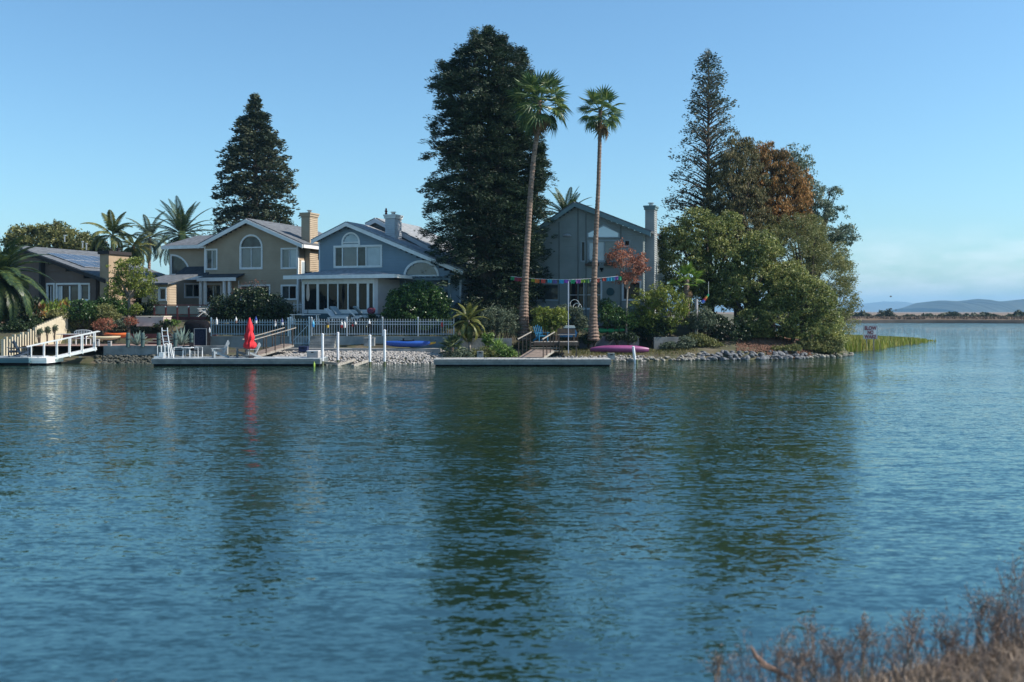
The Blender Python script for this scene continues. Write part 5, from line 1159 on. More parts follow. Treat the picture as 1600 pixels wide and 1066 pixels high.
# reedy islet off the point
isl = np.array([(25.5, 78), (27.5, 78.6), (31, 83), (35, 90), (40, 97), (45.0, 104.5), (46.6, 109), (45, 116), (40, 124), (33, 128), (26, 122)])
def inpoly(P, poly):
    x, y = P[:, 0], P[:, 1]; ins = np.zeros(len(P), bool); n = len(poly)
    for i in range(n):
        (x0, y0), (x1, y1) = poly[i], poly[i-1]
        c = ((y0 > y) != (y1 > y)) & (x < (x1-x0)*(y-y0)/(y1-y0+1e-9)+x0); ins ^= c
    return ins
o = MB().slab([tuple(p) for p in isl], -1, .05).build('marsh_islet', mat('marsh_mud', (.05, .045, .02), (.09, .08, .03))); o['kind'] = 'structure'
P = np.stack([rr.uniform(24, 47, 60000), rr.uniform(77, 129, 60000)], 1); P = P+.0*P; Pj = P+rr.normal(0, .5, P.shape); P = P[inpoly(Pj, isl)]
reed = leafmat('reed_green', [(.12, .16, .02), (.20, .23, .035), (.28, .25, .07)], .6, .35, .5, .25)
blades('marsh_reeds', 'bright green reeds covering the low islet off the point', np.column_stack([P, np.full(len(P), .02)]), np.interp(P[:, 0]*.8+P[:, 1]*.2, [40, 44, 50, 56, 59.5], [1.15, .95, .7, .45, .12]), .10, reed, 3, .3)
# far bank growth
px = rr.uniform(1150, 1760, 9000); d = rr.uniform(1.2, 30, 9000); x = X_(px, 280); y = far_edge(x)+d
blades('far_reeds', 'dry reddish reeds along the far marsh bank', np.stack([x, y, np.full(9000, 1.0)], 1), .75, .5, leafmat('dry_reeds', [(.09, .06, .04), (.15, .105, .075), (.22, .16, .11)], .8, .2, .3, .1), 4)
def shrub_band(name, label, px0, px1, d0, d1, n, s, hgt, m, seed):
    r2 = np.random.default_rng(seed); px = r2.uniform(px0, px1, n); d = r2.uniform(d0, d1, n); x = X_(px, 276+d); y = far_edge(x)+d
    C = np.stack([x, y, 1.3+r2.uniform(0, 1, n)*hgt*(.35+.3*np.sin(px*.11+2*np.sin(px*.031))*np.sin(px*.047+1)+.25*np.sin(px*.29+3*np.sin(px*.083)))], 1)
    o = np_obj(name, leaf_geo(C, s, 1.4, r=r2), np.arange(n*4).reshape(-1, 4), m); o['kind'] = 'stuff'; o['label'] = label
salt = leafmat('saltbush', [(.03, .04, .022), (.05, .06, .035), (.09, .10, .055)], .7, .2, .4, .05)
shrub_band('marsh_scrub', 'grey-green scrub along the far marsh on the right', 1440, 1800, 28, 75, 12000, 1.1, 1.9, salt, 1)
shrub_band('low_marsh_scrub', 'thin line of low scrub on the far marsh', 1180, 1460, 45, 95, 4200, .9, 1.1, salt, 2)
for k, (px, w, hh, lb) in enumerate([(1385, 3.0, 2.8, 'dark rounded bush standing alone on the far marsh'), (1347, 2.6, 2.2, 'small dark bush on the far marsh beside the grove'), (1592, 2.5, 2.2, 'dark bush on the far marsh at the right edge'), (1420, 2.2, 1.0, 'low dark clump on the far marsh right of the lone bush')]):
    Y = 325; r2 = np.random.default_rng(700+k); root = thing('marsh_bush', lb, 'bush', (X_(px, Y), Y, 1.2)); d = unit(r2.normal(0, 1, (700, 3))); d[:, 2] = abs(d[:, 2])
    C = d*r2.uniform(.5, 1.05, (700, 1))*np.array([w, w, hh])*(1+.2*np.sin(d[:, :1]*7+k)); leaves_obj('foliage', C, .75, salt, root, 1.5); MB().tube([(0, 0, -.2), (0, 0, hh*.6)], [.15, .08], 5).build('stems', bark, root)

# ---------------------------------------------------------------- foreground: dry weeds, stones, driftwood
weed = leafmat('dry_weed', [(.10, .075, .055), (.21, .16, .12), (.38, .30, .23)], .85, .25, .3, 2.0)
rr = np.random.default_rng(9); n = 14000
x = rr.uniform(1.4, 8, n); sy = near_shore(x); y = sy-rr.uniform(-.1, 3.4, n)**1.0; z = near_z(x, y); k = (y > 5.6) & (z > -.02) & (rr.random(n) < np.clip((x-1.6)/2.6, .05, 1))
blades('dry_grass', 'mat of dry grey-brown grass on the near bank', np.stack([x, y, z], 1)[k], .18, .012, weed, 5, .8)
def weed_stalk(name, label, px, Y, hgt, n, seed, m=weed, spread=.35):
    x0 = X_(px, Y); z0 = max(.0, float(near_z(x0, Y))); root = thing(name, label, 'weed', (x0, Y, z0)); r2 = np.random.default_rng(seed); mb = MB(); C = []; D = []
    for i in range(n):
        a = r2.uniform(0, 6.28); l = hgt*r2.uniform(.55, 1.05); sp = r2.uniform(.05, spread)*l; k = r2.uniform(.8, 1.4)
        pts = [Vector((r2.normal(0, .04), r2.normal(0, .04), -.05))]
        for q in (.35, .7, 1.0): pts.append(Vector((math.cos(a)*sp*q**k+r2.normal(0, .01), math.sin(a)*sp*q**k+r2.normal(0, .01), l*q)))
        mb.tube(pts, [.005, .004, .003, .0015], 4, False)
        for j in range(5):
            f = r2.uniform(.35, 1); b = pts[1].lerp(pts[3], f); t_ = b+Vector((r2.normal(0, .07), r2.normal(0, .07), r2.uniform(.02, .14)))
            mb.tube([b, t_], [.0025, .001], 3, False)
            for w in range(7): C.append(b.lerp(t_, r2.uniform(.2, 1))+Vector(r2.normal(0, .012, 3))); D.append((0, 0, 1))
    mb.build('stems', MC.get('dry_stalk') or mat('dry_stalk', (.16, .11, .085), (.30, .22, .17), 9, .9), root); leaves_obj('seed_heads', np.array(C), .022, m, root, 2.2); return root
lbs = ['tall dry weed at the right edge, reaching highest over the water', 'dry weed just left of the tallest one', 'dry branching weed above the dark stump', 'thin dry weed left of the dark stump', 'dry weed with round heads above the flat white stone', 'small dry weed leaning left over the water',
       'lowest dry weed at the left end of the near bank', 'dry weed in the middle of the near bank', 'short bushy dry weed beside the driftwood', 'dry weed between the flat white stone and the driftwood', 'feathery dry weed low on the right', 'dry weed in front of the dark stump', 'lone thin grass stalk at the bottom left of the picture', 'tiny grass stalk at the bottom centre of the picture']
for k, (px, Y, hg, n) in enumerate([(1590, 9.6, .85, 9), (1560, 9.5, .6, 8), (1530, 9.7, .5, 8), (1420, 9.2, .42, 7), (1270, 8.8, .45, 7), (1215, 8.6, .42, 6), (1120, 8.4, .30, 6), (1350, 8.9, .42, 9), (1250, 8.5, .30, 10), (1310, 8.6, .34, 8), (1480, 8.8, .4, 10), (1560, 8.8, .5, 10), (183, 7.9, .24, 2), (598, 7.9, .2, 2)]):
    weed_stalk('dry_weed', lbs[k], px, Y, hg if k > 11 else hg*1.0, n, 800+k)
def thicket(name, label, n, seed, m):
    """tangle of thin dry stalks with seed heads, too many to count"""
    r2 = np.random.default_rng(seed); mb = MB(); C = []
    for i in range(n):
        x = r2.uniform(1.7, 7.5); y = float(near_shore(x))-abs(r2.normal(0, .8))+.15
        if y < 6.5: continue
        z = max(0, float(near_z(x, y))); hg = r2.uniform(.14, .52)*(1+max(0, (x-4.2))*.55); a = r2.uniform(0, 6.28); sp = r2.uniform(.05, .5)*hg
        pts = [Vector((x, y, z-.03))]+[Vector((x+math.cos(a)*sp*q**1.5+r2.normal(0, .008), y+math.sin(a)*sp*q**1.5, z+hg*q)) for q in (.4, .75, 1.0)]
        mb.tube(pts, [.0035, .003, .002, .001], 3, False)
        for j in range(r2.integers(2, 7)):
            f = r2.uniform(.3, 1); b = pts[1].lerp(pts[3], f); t_ = b+Vector((r2.normal(0, .05), r2.normal(0, .05), r2.uniform(.02, .12))); mb.tube([b, t_], [.002, .001], 3, False)
            for w in range(4): C.append(b.lerp(t_, r2.uniform(.3, 1))+Vector(r2.normal(0, .008, 3)))
    o = mb.build(name, m); o['kind'] = 'stuff'; o['label'] = label; l = leaves_obj('seed_heads', np.array(C), .018, m, o, 2.0)
thicket('weed_thicket', 'tangle of dry branching weeds along the edge of the near bank', 520, 31, mat('dry_stalk', (.22, .155, .12), (.45, .34, .27), 9, .9))
for k, (px, py, Y, sc, m, nm, lb, ct) in enumerate([(1280, 1040, 8.5, .10, rk_pale, 'stone', 'flat white stone on the near bank', 'stone'), (1530, 975, 9.5, .13, mat('charred_wood', (.012, .01, .009), (.05, .04, .032), 6), 'tree_stump', 'dark broken stump on the near bank at the right', 'stump'),
        (1440, 1018, 8.9, .12, rk_dark, 'stone', 'dark rough stone left of the stump', 'stone'), (1500, 1005, 9.1, .14, mat('mud_clod', (.10, .08, .065), (.18, .15, .12), 5), 'mud_clod', 'brown clod of earth below the stump', 'clod'), (1370, 1045, 8.6, .10, MC['mud_clod'], 'mud_clod', 'brown clod of earth at the bottom edge', 'clod')]):
    me = rock_mesh(nm, 900+k, m, 3, (1, .8, .7 if 'flat' not in lb else .35), .4); o = bpy.data.objects.new(nm, me); COL.objects.link(o); Y = max(np.arange(7.4, 12, .02), key=lambda q: -abs(HY+(EYE-float(near_z(X_(px, q), q)))*F/q-py)); x = X_(px, Y); o.location = (x, Y, float(near_z(x, Y))+sc*.15); o.scale = (sc,)*3; props(o, lb, ct)
dw = thing('driftwood', 'short bent piece of driftwood poking out of the weeds', 'driftwood', W(1195, 1040, 8.5)); MB().tube([(-.12, 0, .16), (-.08, 0, .08), (0, 0, .0), (.1, .02, -.05), (.26, .03, -.14)], [.012, .022, .03, .026, .015], 7).build('branch', mat('driftwood', (.12, .07, .05), (.28, .19, .15), 8, .9), dw)
MB().tube([(-.04, 0, .03), (-.02, .02, .11)], [.014, .004], 5).build('twig', MC['driftwood'], dw)
# ---------------------------------------------------------------- poles, boats, furniture
def pole(name, label, px, pyt, Y, m, rad_=.075, lean=(0, 0), z0=-1.4, cat='piling', cap=True):
    zt = Z_(pyt, Y); root = thing(name, label, cat, (X_(px, Y), Y, 0)); MB().tube([(-lean[0]*.5, 0, z0), (lean[0], lean[1], zt-.06)], rad_, 10).build('shaft', m, root, smooth=False)
    if cat == 'piling': MB().lathe([(rad_+.004, -.2), (rad_+.004, .28)], 10, (lean[0]*.1, 0, 0)).build('algae_band', mat('algae', (.05, .07, .03), (.12, .12, .07), 8, .7), root)
    if cap: MB().lathe([(rad_+.008, -.06), (rad_+.008, 0), (.01, .05)], 10, (lean[0], lean[1], zt)).build('cap', m, root)
    return root
pile_m = mat('white_pile', (.50, .50, .54), (.66, .66, .68), 2.5, .6)
pole('mooring_pile', 'leftmost and shortest-topped of the four white mooring piles', 504, 522, 58.6, pile_m)
pole('mooring_pile', 'second white mooring pile from the left, standing back by the timber float', 528, 520, 60.0, pile_m)
pole('mooring_pile', 'third white mooring pile from the left', 578, 524, 57.8, pile_m)
pole('mooring_pile', 'tallest and rightmost of the four white mooring piles', 601, 516, 58.0, pile_m)
pole('mooring_pile', 'short white pile leaning left, in front of the purple kayak', 995, 542, 60.5, pile_m, .085, (-.22, 0))
fp = pole('flagpole', 'slim pale flagpole rising from the small platform to the bunting', 888, 441, 62.0, mat('pale_lilac_paint', (.32, .33, .40)), .026, z0=.6, cat='pole')
# half-sunk timber frames
for k, (a, b, w, lb) in enumerate([((500, 566, 59.2), (534, 569, 59.0), .45, 'flat timber float end between the leftmost piles'), ((526, 571, 58.4), (554, 562, 60.2), .3, 'long timber beam slanting up from the water to the pebbles'), ((551, 572, 58.2), (577, 563, 60.2), .28, 'second slanting timber beam left of the third pile')]):
    p = W(*a); q = W(*b); root = thing('timber_frame', lb, 'timber', p); d = q-p
    MB().beam((0, 0, 0), d, .16, .14).build('beam', weathered, root); MB().beam((0, w, -.05), d+Vector((0, w, -.05)), .12, .12).build('beam', weathered, root)
    for f in (.08, .5, .9): MB().beam(d*f+Vector((0, -.05, .085)), d*f+Vector((0, w+.05, .075)), .09, .04).build('cross_piece', weathered, root)
# kayaks
def kayak(name, label, px0, px1, py, Y, m, m2, beam=.36, hgt=.17, rz=0., rx=0., seat=True, up=.45, tips=True):
    L = X_(px1, Y)-X_(px0, Y); root = thing(name, label, 'kayak', (X_((px0+px1)/2, Y), Y, Z_(py, Y)), rz); root.rotation_euler.x = rx
    n = 17; k = 10; V = []; Q = []
    for i in range(n):
        t = -1+2*i/(n-1); w = beam*(1-abs(t)**2.3)+.012; hh = hgt*(1-.55*abs(t)**3); rise = .13*abs(t)**3*up
        for j in range(k):
            a = 2*math.pi*j/k; zz = math.sin(a); V.append((t*L/2, math.cos(a)*w*(1 if zz > 0 else .92), rise+(zz*hh*(.62 if zz > 0 else 1))))
    for i in range(n-1):
        for j in range(k): j2 = (j+1) % k; Q.append((i*k+j, (i+1)*k+j, (i+1)*k+j2, i*k+j2))
    np_obj('hull', V, Q, m, root, smooth=True)
    if seat:
        c = MB(); pts = [(.48*math.cos(a), .2*math.sin(a)) for a in np.linspace(0, 6.283, 15)[:-1]]
        c.slab([(x+.05, y) for x, y in pts], hgt*.58, hgt*.58+.035); c.build('cockpit_rim', m2, root)
        MB().box(-.28, -.2, -.16, .16, hgt*.5, hgt*.62+.16).build('seat_back', black_cloth, root)
    if tips:
        for s in (-1, 1): MB().tube([(s*L/2*.93, -.03, .12*up+.06), (s*L/2*.985, 0, .13*up+.12), (s*L/2*.93, .03, .12*up+.06)], .012, 5).build('handle', black_cloth, root)
    return root
kayak('kayak', 'long blue kayak lying on the ledge under the orange tree', 600, 672, 536.5, 63.5, mat('kayak_blue', (.015, .06, .28), (.02, .08, .34), 2, .4), black_cloth, .34, .27, tips=False)
kayak('kayak', 'yellow and orange kayak end sticking out past the blue kayak', 622, 681, 536.5, 64.0, mat('kayak_yellow', (.55, .30, .03), (.6, .38, .04), 2, .4), black_cloth, .28, .14)
kayak('kayak', 'orange kayak lying on the left patio behind the cream one', 162, 203, 523, 64.9, mat('kayak_orange', (.50, .09, .02), (.58, .13, .03), 2, .4), black_cloth, .34, .22, rz=-.06)
kayak('kayak', 'cream kayak on the left patio in front of the orange one', 138, 188, 527.5, 63.6, mat('kayak_cream', (.50, .40, .24), (.56, .46, .3), 2, .5), black_cloth, .34, .17, rz=.05)
kayak('kayak', 'upturned purple-pink kayak on the grass in front of the grey wall', 922, 1014, 544.5, 65.6, mat('kayak_purple', (.20, .05, .14), (.26, .07, .18), 1.5, .4), black_cloth, .5, .36, seat=False, up=-.6)
kayak('kayak', 'bright green kayak half hidden behind the straight palm', 905, 976, 516, 68.4, mat('kayak_green', (.02, .26, .10), (.03, .32, .13), 2, .4), black_cloth, .36, .22, seat=False)
kayak('paddle_board', 'flat white and tan paddle board lying on the dock by the red umbrella', 406, 448, 560.5, 58.5, mat('board_tan', (.5, .38, .22), (.55, .43, .27)), black_cloth, .3, .05, seat=False, up=.2, tips=False)
kayak('paddle_board', 'white paddle board at the right end of the dock with the umbrella', 430, 480, 559.8, 59.1, mat('board_white', (.65, .68, .7)), black_cloth, .3, .06, seat=False, up=.3, tips=False)
# chairs
def adirondack(label, loc, rz, m, sc=1.0, group=None):
    root = thing('adirondack_chair', label, 'chair', loc, rz, group); root.scale = (sc,)*3
    for i in range(5):   # seat slats
        y = -.28+i*.12; MB().box(-.27, .27, y, y+.105, .36-.025*i, .385-.025*i).build('seat_slat', m, root)
    for i in range(5):   # fanned back
        x = -.22+i*.11; h_ = .95-.06*abs(i-2); MB().beam((x, .26, .26), (x*1.25, .60, h_+.1), .09, .022, (1, 0, 0)).build('back_slat', m, root)
    for s in (-1, 1):
        MB().box(s*.33-.06, s*.33+.06, -.38, .38, .55, .575).build('armrest', m, root)
        MB().box(s*.30-.015, s*.30+.015, -.32, -.23, 0, .55).build('leg', m, root)
        MB().beam((s*.285, -.3, .34), (s*.285, .62, .02), .03, .11).build('leg', m, root)
    MB().box(-.27, .27, .33, .36, .5, .56).build('back_rail', m, root)
    return root
ch_white = mat('chair_grey_white', (.25, .29, .31), (.33, .37, .40)); ch_navy = mat('chair_navy', (.02, .035, .06), (.03, .05, .08)); ch_blue = mat('chair_blue', (.015, .16, .30), (.02, .19, .36))
DZ = .47
c0 = adirondack('pale grey slatted chair in the middle of the umbrella dock, facing left', (X_(341, 59.0), 59.0, DZ), rad(-62), ch_white)
c1 = adirondack('dark slatted chair just left of the red umbrella', (X_(378, 59.3), 59.3, DZ), rad(-70), mat('chair_dark', (.07, .09, .11), (.11, .13, .15)))
c2 = adirondack('pale slatted chair behind the red umbrella pole', (X_(392, 59.5), 59.6, DZ), rad(-60), ch_white, .85)
c3 = adirondack('bright blue slatted chair on the small platform', (X_(846, 64.4), 64.5, 1.30), rad(25), ch_blue, 1.05)
c4 = adirondack('navy chair at the left end of the teal dock', (X_(22, 59.6), 59.6, .5), rad(-150), ch_navy)
c5 = adirondack('navy chair beside the white gangway foot', (X_(38, 59.4), 59.4, .5), rad(130), ch_navy)
def patio_chair(label, loc, rz, m, m2, sc=1.0):
    root = thing('patio_chair', label, 'chair', loc, rz); root.scale = (sc,)*3
    MB().box(-.25, .25, -.25, .25, .42, .45).build('seat', m2, root); MB().beam((0, .25, .45), (0, .36, .92), .46, .025, (0, 1, 0)).build('backrest', m2, root)
    for s in (-1, 1):
        MB().tube([(s*.28, -.26, 0), (s*.28, -.26, .62), (s*.28, .2, .65), (s*.28, .27, .5)], .016, 6).build('armrest', m, root)
        MB().tube([(s*.27, .24, 0), (s*.27, .26, .45)], .016, 6).build('leg', m, root); MB().tube([(s*.25, -.25, 0), (s*.25, -.25, .43)], .014, 6).build('leg', m, root)
    return root
patio_chair('patio armchair left of the small dock table', (X_(279, 59.2), 59.2, DZ), rad(-75), white_metal, black_cloth)
patio_chair('patio armchair right of the small dock table', (X_(306, 59.2), 59.3, DZ), rad(80), white_metal, black_cloth)
def table(name, label, loc, r_, hgt, m, top=None, n=16, legs=4):
    root = thing(name, label, 'table', loc); MB().lathe([(r_, hgt-.03), (r_, hgt)], n).build('tabletop', top or m, root)
    for k in range(legs): a = math.pi/4+k*2*math.pi/legs; MB().tube([(math.cos(a)*r_*.8, math.sin(a)*r_*.8, 0), (math.cos(a)*r_*.6, math.sin(a)*r_*.6, hgt-.03)], .018, 6).build('leg', m, root)
    return root
table('patio_table', 'small round metal table between the two dock armchairs', (X_(293, 59.2), 59.2, DZ), .38, .62, white_metal)
table('patio_table', 'round white table on the left patio behind the gangway', (X_(107, 64.6), 64.6, 1.06), .75, .74, mat('table_grey', (.3, .3, .32)))
wc = thing('slatted_bench', 'white slatted bench with curved back on the left patio', 'bench', (X_(126, 64.8), 64.8, 1.06), rad(-10))
for k in range(4): MB().box(-.6, .6, -.25+k*.12, -.15+k*.12, .42, .45).build('seat_slat', white_paint, wc)
A_ = [(.66*math.cos(a), .66+.16*math.sin(a)+.18) for a in np.linspace(0, 2*math.pi, 21)]
MB().tube([(x, .27, z) for x, z in A_], .025, 5, False).build('back_frame', white_paint, wc)
for k in range(9): x = -.48+k*.12; MB().box(x-.02, x+.02, .26, .28, .70, .98).build('back_slat', white_paint, wc)
for s in (-1, 1): MB().box(s*.55-.03, s*.55+.03, -.25, .3, .55, .6).build('armrest', white_paint, wc); MB().box(s*.55-.03, s*.55+.03, -.25, -.19, 0, .55).build('leg', white_paint, wc); MB().box(s*.55-.03, s*.55+.03, .24, .3, 0, .7).build('leg', white_paint, wc)
ch = thing('deck_chair', 'white folding deck chair tipped back on the red deck', 'chair', (X_(317, 70.4), 70.4, 2.92), rad(-60))
MB().beam((0, .15, .35), (0, .6, 1.0), .5, .03, (0, 1, 0)).build('backrest', white_paint, ch); MB().beam((0, -.35, .42), (0, .2, .32), .5, .03).build('seat', white_paint, ch)
for s in (-1, 1): MB().tube([(s*.27, -.4, 0), (s*.27, .3, .6)], .02, 5).build('leg', white_paint, ch); MB().tube([(s*.27, .45, 0), (s*.27, -.3, .6)], .02, 5).build('leg', white_paint, ch); MB().box(s*.27-.03, s*.27+.03, -.35, .3, .6, .63).build('armrest', white_paint, ch)
# red umbrella, closed and tied
um = thing('patio_umbrella', 'closed bright red umbrella standing on the dock', 'umbrella', (X_(390, 58.7), 58.7, DZ))
MB().tube([(0, 0, 0), (0, 0, 2.45)], .022, 8).build('pole', mat('umbrella_pole', (.12, .1, .1)), um); MB().lathe([(.26, 0), (.26, .06), (.06, .1)], 14).build('base', black_cloth, um)
V = []; Q = []; n = 24; prof_ = [(.46, .14), (.50, .22), (.62, .26), (.80, .25), (.94, .185), (1.04, .21), (1.2, .23), (1.38, .20), (1.50, .15), (1.60, .175), (1.78, .165), (1.98, .12), (2.2, .07), (2.36, .02)]
prof_ = [(z+.10, r) for z, r in prof_]
for i, (z, r_) in enumerate(prof_):
    for k in range(n):
        a = 2*math.pi*k/n; f = 1+(.42 if k % 3 == 0 else -.24)*(1-i/14)+.1*math.sin(k*2.3+i*.9); V.append((r_*1.15*f*math.cos(a+.12*i), r_*1.15*f*math.sin(a+.12*i), z+.03*math.sin(k*1.7+i)))
for i in range(len(prof_)-1):
    for k in range(n): k2 = (k+1) % n; Q.append((i*n+k, i*n+k2, (i+1)*n+k2, (i+1)*n+k))
np_obj('canopy', V, Q, mat('red_canvas', (.52, .012, .02), (.62, .02, .035), 4, .75), um)
MB().lathe([(.16, 1.24), (.165, 1.3)], 14).build('strap', mat('dark_red', (.25, .01, .015)), um)
um2 = thing('patio_umbrella', 'closed beige umbrella standing before the sunroom windows', 'umbrella', (X_(481, 68.2), 68.2, 2.75))
MB().tube([(0, 0, 0), (0, 0, 2.6)], .02, 8).build('pole', black_cloth, um2); MB().lathe([(.04, 1.3), (.10, 1.45), (.13, 1.7), (.11, 2.1), (.07, 2.45), (.02, 2.62)], 10).build('canopy', mat('beige_canvas', (.34, .29, .25)), um2)
# swim ladder
ld = thing('swim_ladder', 'white metal swim ladder with tall hoop rails at the left end of the dock', 'ladder', (X_(261, 58.6), 58.6, DZ))
for s in (0, 1): x = s*.34-.3; MB().tube([(x+.25, .0, .0), (x+.12, 0, .7), (x, 0, 1.45), (x-.02, 0, 1.85)], .028, 6).build('rail', white_metal, ld)
for k in range(5): z = .35+k*.33; MB().tube([(-.3+.25-z*.14, 0, z), (.04+.25-z*.14, 0, z)], .022, 6).build('rung', white_metal, ld)
for s in (0, 1): MB().tube([(-.02+s*.22, -.3, 0), (-.04+s*.22, -.3, .85), (.05+s*.22, -.15, .9), (.18+s*.22, -.02, .0)], .035, 6).build('hoop', white_paint, ld)
stp = thing('dock_steps', 'small white two-tread step unit beside the swim ladder', 'steps', (X_(250, 58.4), 58.4, DZ)); MB().box(-.3, .3, -.2, .2, .0, .12).build('tread', white_paint, stp); MB().box(.0, .3, -.2, .2, .13, .35).build('tread', white_paint, stp)
for s in (-.1, .15): MB().tube([(s, -.15, .1), (s, -.15, .75), (s+.1, .15, .75), (s+.12, .15, .1)], .02, 5).build('handle', white_metal, stp)
# boxes
def box_thing(name, label, cat, px0, px1, pyt, pyb, Y, dep, m, lid=None, group=None, rz=0., z=None):
    x0, x1 = X_(px0, Y), X_(px1, Y); zt, zb_ = Z_(pyt, Y), Z_(pyb, Y); w = (x1-x0)/2; root = thing(name, label, cat, ((x0+x1)/2, Y+dep/2, zb_ if z is None else z), rz); hh = zt-zb_
    MB().box(-w*.96, w*.96, -dep*.48, dep*.48, 0, hh-.06).build('body', m, root); MB().box(-w, w, -dep/2, dep/2, hh-.058, hh).build('lid', lid or m, root)
    MB().box(-.08, .08, -dep/2-.02, -dep/2-.001, hh-.12, hh-.07).build('latch', black_cloth, root); return root
box_thing('dock_box', 'pale grey storage box at the right end of the umbrella dock', 'box', 479, 497, 550, 561, 58.8, .8, mat('box_grey', (.30, .29, .29)), mat('box_lid', (.55, .53, .52)), z=.47)
box_thing('storage_bin', 'navy blue bin on the pebbles left of the dock box', 'bin', 466, 480, 541.5, 549.5, 62.6, .6, mat('bin_navy', (.01, .02, .07)))
box_thing('utility_box', 'grey meter box on the shore ledge behind the third mooring pile', 'box', 568, 585, 528, 541, 63.3, .5, old_concrete, concrete)
box_thing('covered_box', 'pinkish-cream covered box at the back of the left patio', 'box', 212, 256, 494, 510, 67.2, 1.6, mat('pink_cover', (.42, .33, .31), (.5, .4, .37)), mat('cream_cover', (.62, .55, .45)))
box_thing('stone_bollard', 'short stone block on the shore behind the long grey dock', 'bollard', 745, 755, 549, 562, 60.6, .4, old_concrete)
box_thing('stone_block', 'square grey block at the right end of the long grey dock', 'block', 950, 961, 552, 562, 61.8, .5, old_concrete)
box_thing('water_box', 'small white pump box at the top of the white gangway', 'box', 151, 154, 530, 541, 61.9, .2, MC['box_grey'])
box_thing('electric_pedestal', 'small white pedestal and coiled hose at the left end of the sea wall', 'pedestal', 168, 173, 533, 541, 62.2, .2, MC['box_grey'])
for px, Y, lb in ((200, 62.2, 'first teal bollard from the left on the sea wall'), (223, 62.2, 'second teal bollard, in front of the left agave'), (248, 62.2, 'third teal bollard, below the terrace steps'), (274, 62.3, 'fourth teal bollard, left of the right agave'), (299, 62.3, 'last teal bollard, beside the black covered furniture')):
    zt = Z_(520, Y); b = thing('bollard', lb, 'bollard', (X_(px, Y), Y, 1.0)); MB().lathe([(.13, 0), (.125, zt-1.08), (.10, zt-1.0)], 10).build('post', mat('teal_post', (.035, .07, .07), (.06, .10, .10), 3), b); MB().lathe([(.14, .5), (.14, .54)], 10).build('band', black_cloth, b)
ts_ = thing('terrace_steps', 'wide pale timber steps between the two agaves', 'steps', (X_(249, 65.6), 65.6, 1.06))
for k in range(3): MB().box(-.9+.2*k, .9+.15*k, k*.4, k*.4+.38, .12+k*.18, .18+k*.18).build('step', weathered, ts_)
for k in range(3): MB().box(-.8+.2*k, .8+.15*k, k*.4+.06, k*.4+.3, k*.18-.02, .118+k*.18).build('riser', redwood, ts_)
# black covered furniture and frame
cv = thing('covered_swing', 'tall black fabric cover draped over garden furniture', 'furniture cover', (X_(308, 65.0), 65.0, .95)); V = []; Q = []; n = 20
for i, (z, w) in enumerate([(0, .92), (.3, .95), (.8, .97), (1.2, .98), (1.5, .93), (1.68, .75), (1.72, .35), (1.72, .02)]):
    for k in range(n):
        a = 2*math.pi*k/n; e_ = lambda q: math.copysign(abs(q)**.6, q); f = 1+.035*math.sin(k*2.6+i*.4); V.append((e_(math.cos(a))*w*.88*f, e_(math.sin(a))*w*.6*f, z+.04*math.sin(k*1.3)*(i > 3)))
for i in range(7):
    for k in range(n): k2 = (k+1) % n; Q.append((i*n+k, i*n+k2, (i+1)*n+k2, (i+1)*n+k))
np_obj('cover', V, Q, black_cloth, cv, smooth=True); MB().tube([(-.8, -.62, .2), (0, -.68, .17), (.8, -.62, .2)], .015, 5).build('cord', mat('cord_grey', (.2, .2, .2)), cv)
fr = thing('framed_screen', 'dark blue panel in a thin grey frame by the black cover', 'screen', (X_(313, 63.6), 63.6, .95))
MB().box(-.38, .38, -.01, .01, .1, 1.2).build('panel', mat('dark_blue_panel', (.005, .01, .022), (.02, .025, .05), 12, 1.0, ior=1.2), fr); f = MB(); f.box(-.42, -.38, -.02, .02, 0, 1.24); f.box(.38, .42, -.02, .02, 0, 1.24); f.box(-.38, .38, -.02, .02, 1.2, 1.24); f.build('frame', mat('frame_grey', (.2, .22, .24)), fr)
# loungers and table in front of the sunroom
def lounger(label, px, Y, z, rz, m):
    root = thing('sun_lounger', label, 'sun lounger', (X_(px, Y), Y, z), rz)
    MB().box(-.33, .33, -.9, .3, .34, .44).build('cushion', m, root); MB().beam((0, .3, .4), (0, .85, .95), .66, .1, (0, 1, 0)).build('backrest', m, root)
    for s in (-1, 1): MB().box(s*.33-.02, s*.33+.02, -.9, .6, .28, .33).build('side_rail', white_metal, root); MB().box(s*.33-.02, s*.33+.02, -.85, -.8, 0, .28).build('leg', white_metal, root); MB().box(s*.33-.02, s*.33+.02, .5, .55, 0, .28).build('leg', white_metal, root)
    return root
cush = mat('grey_cushion', (.18, .24, .27), (.25, .31, .34)); cushw = mat('pale_cushion', (.38, .42, .45), (.46, .5, .53))
lounger('grey sun lounger at the left on the terrace before the sunroom', 527, 67.6, 2.55, rad(75), cushw); lounger('grey-backed sun lounger in the middle of the terrace', 534, 68.6, 2.7, rad(60), cush)
lounger('pale sun lounger before the right end of the sunroom', 562, 67.4, 2.55, rad(100), cushw); lounger('dark sun lounger beside the pink basket', 572, 68.4, 2.7, rad(120), cush)
bk = thing('basket', 'pink and dark striped basket by the sunroom column', 'basket', (X_(580, 68.0), 68.0, 2.95)); MB().lathe([(.18, .2), (.28, .3), (.3, .52), (.24, .6)], 12).build('body', mat('pink_fabric', (.30, .06, .08), (.05, .02, .06), 9), bk); MB().tube([(-.25, 0, .55), (0, 0, .78), (.25, 0, .55)], .02, 6).build('handle', black_cloth, bk)
gt = thing('glass_table', 'long pale table at the left of the terrace behind the gate', 'table', (X_(477, 67.2), 67.2, 2.4)); MB().box(-1.0, 1.0, -.4, .4, .66, .71).build('tabletop', cushw, gt)
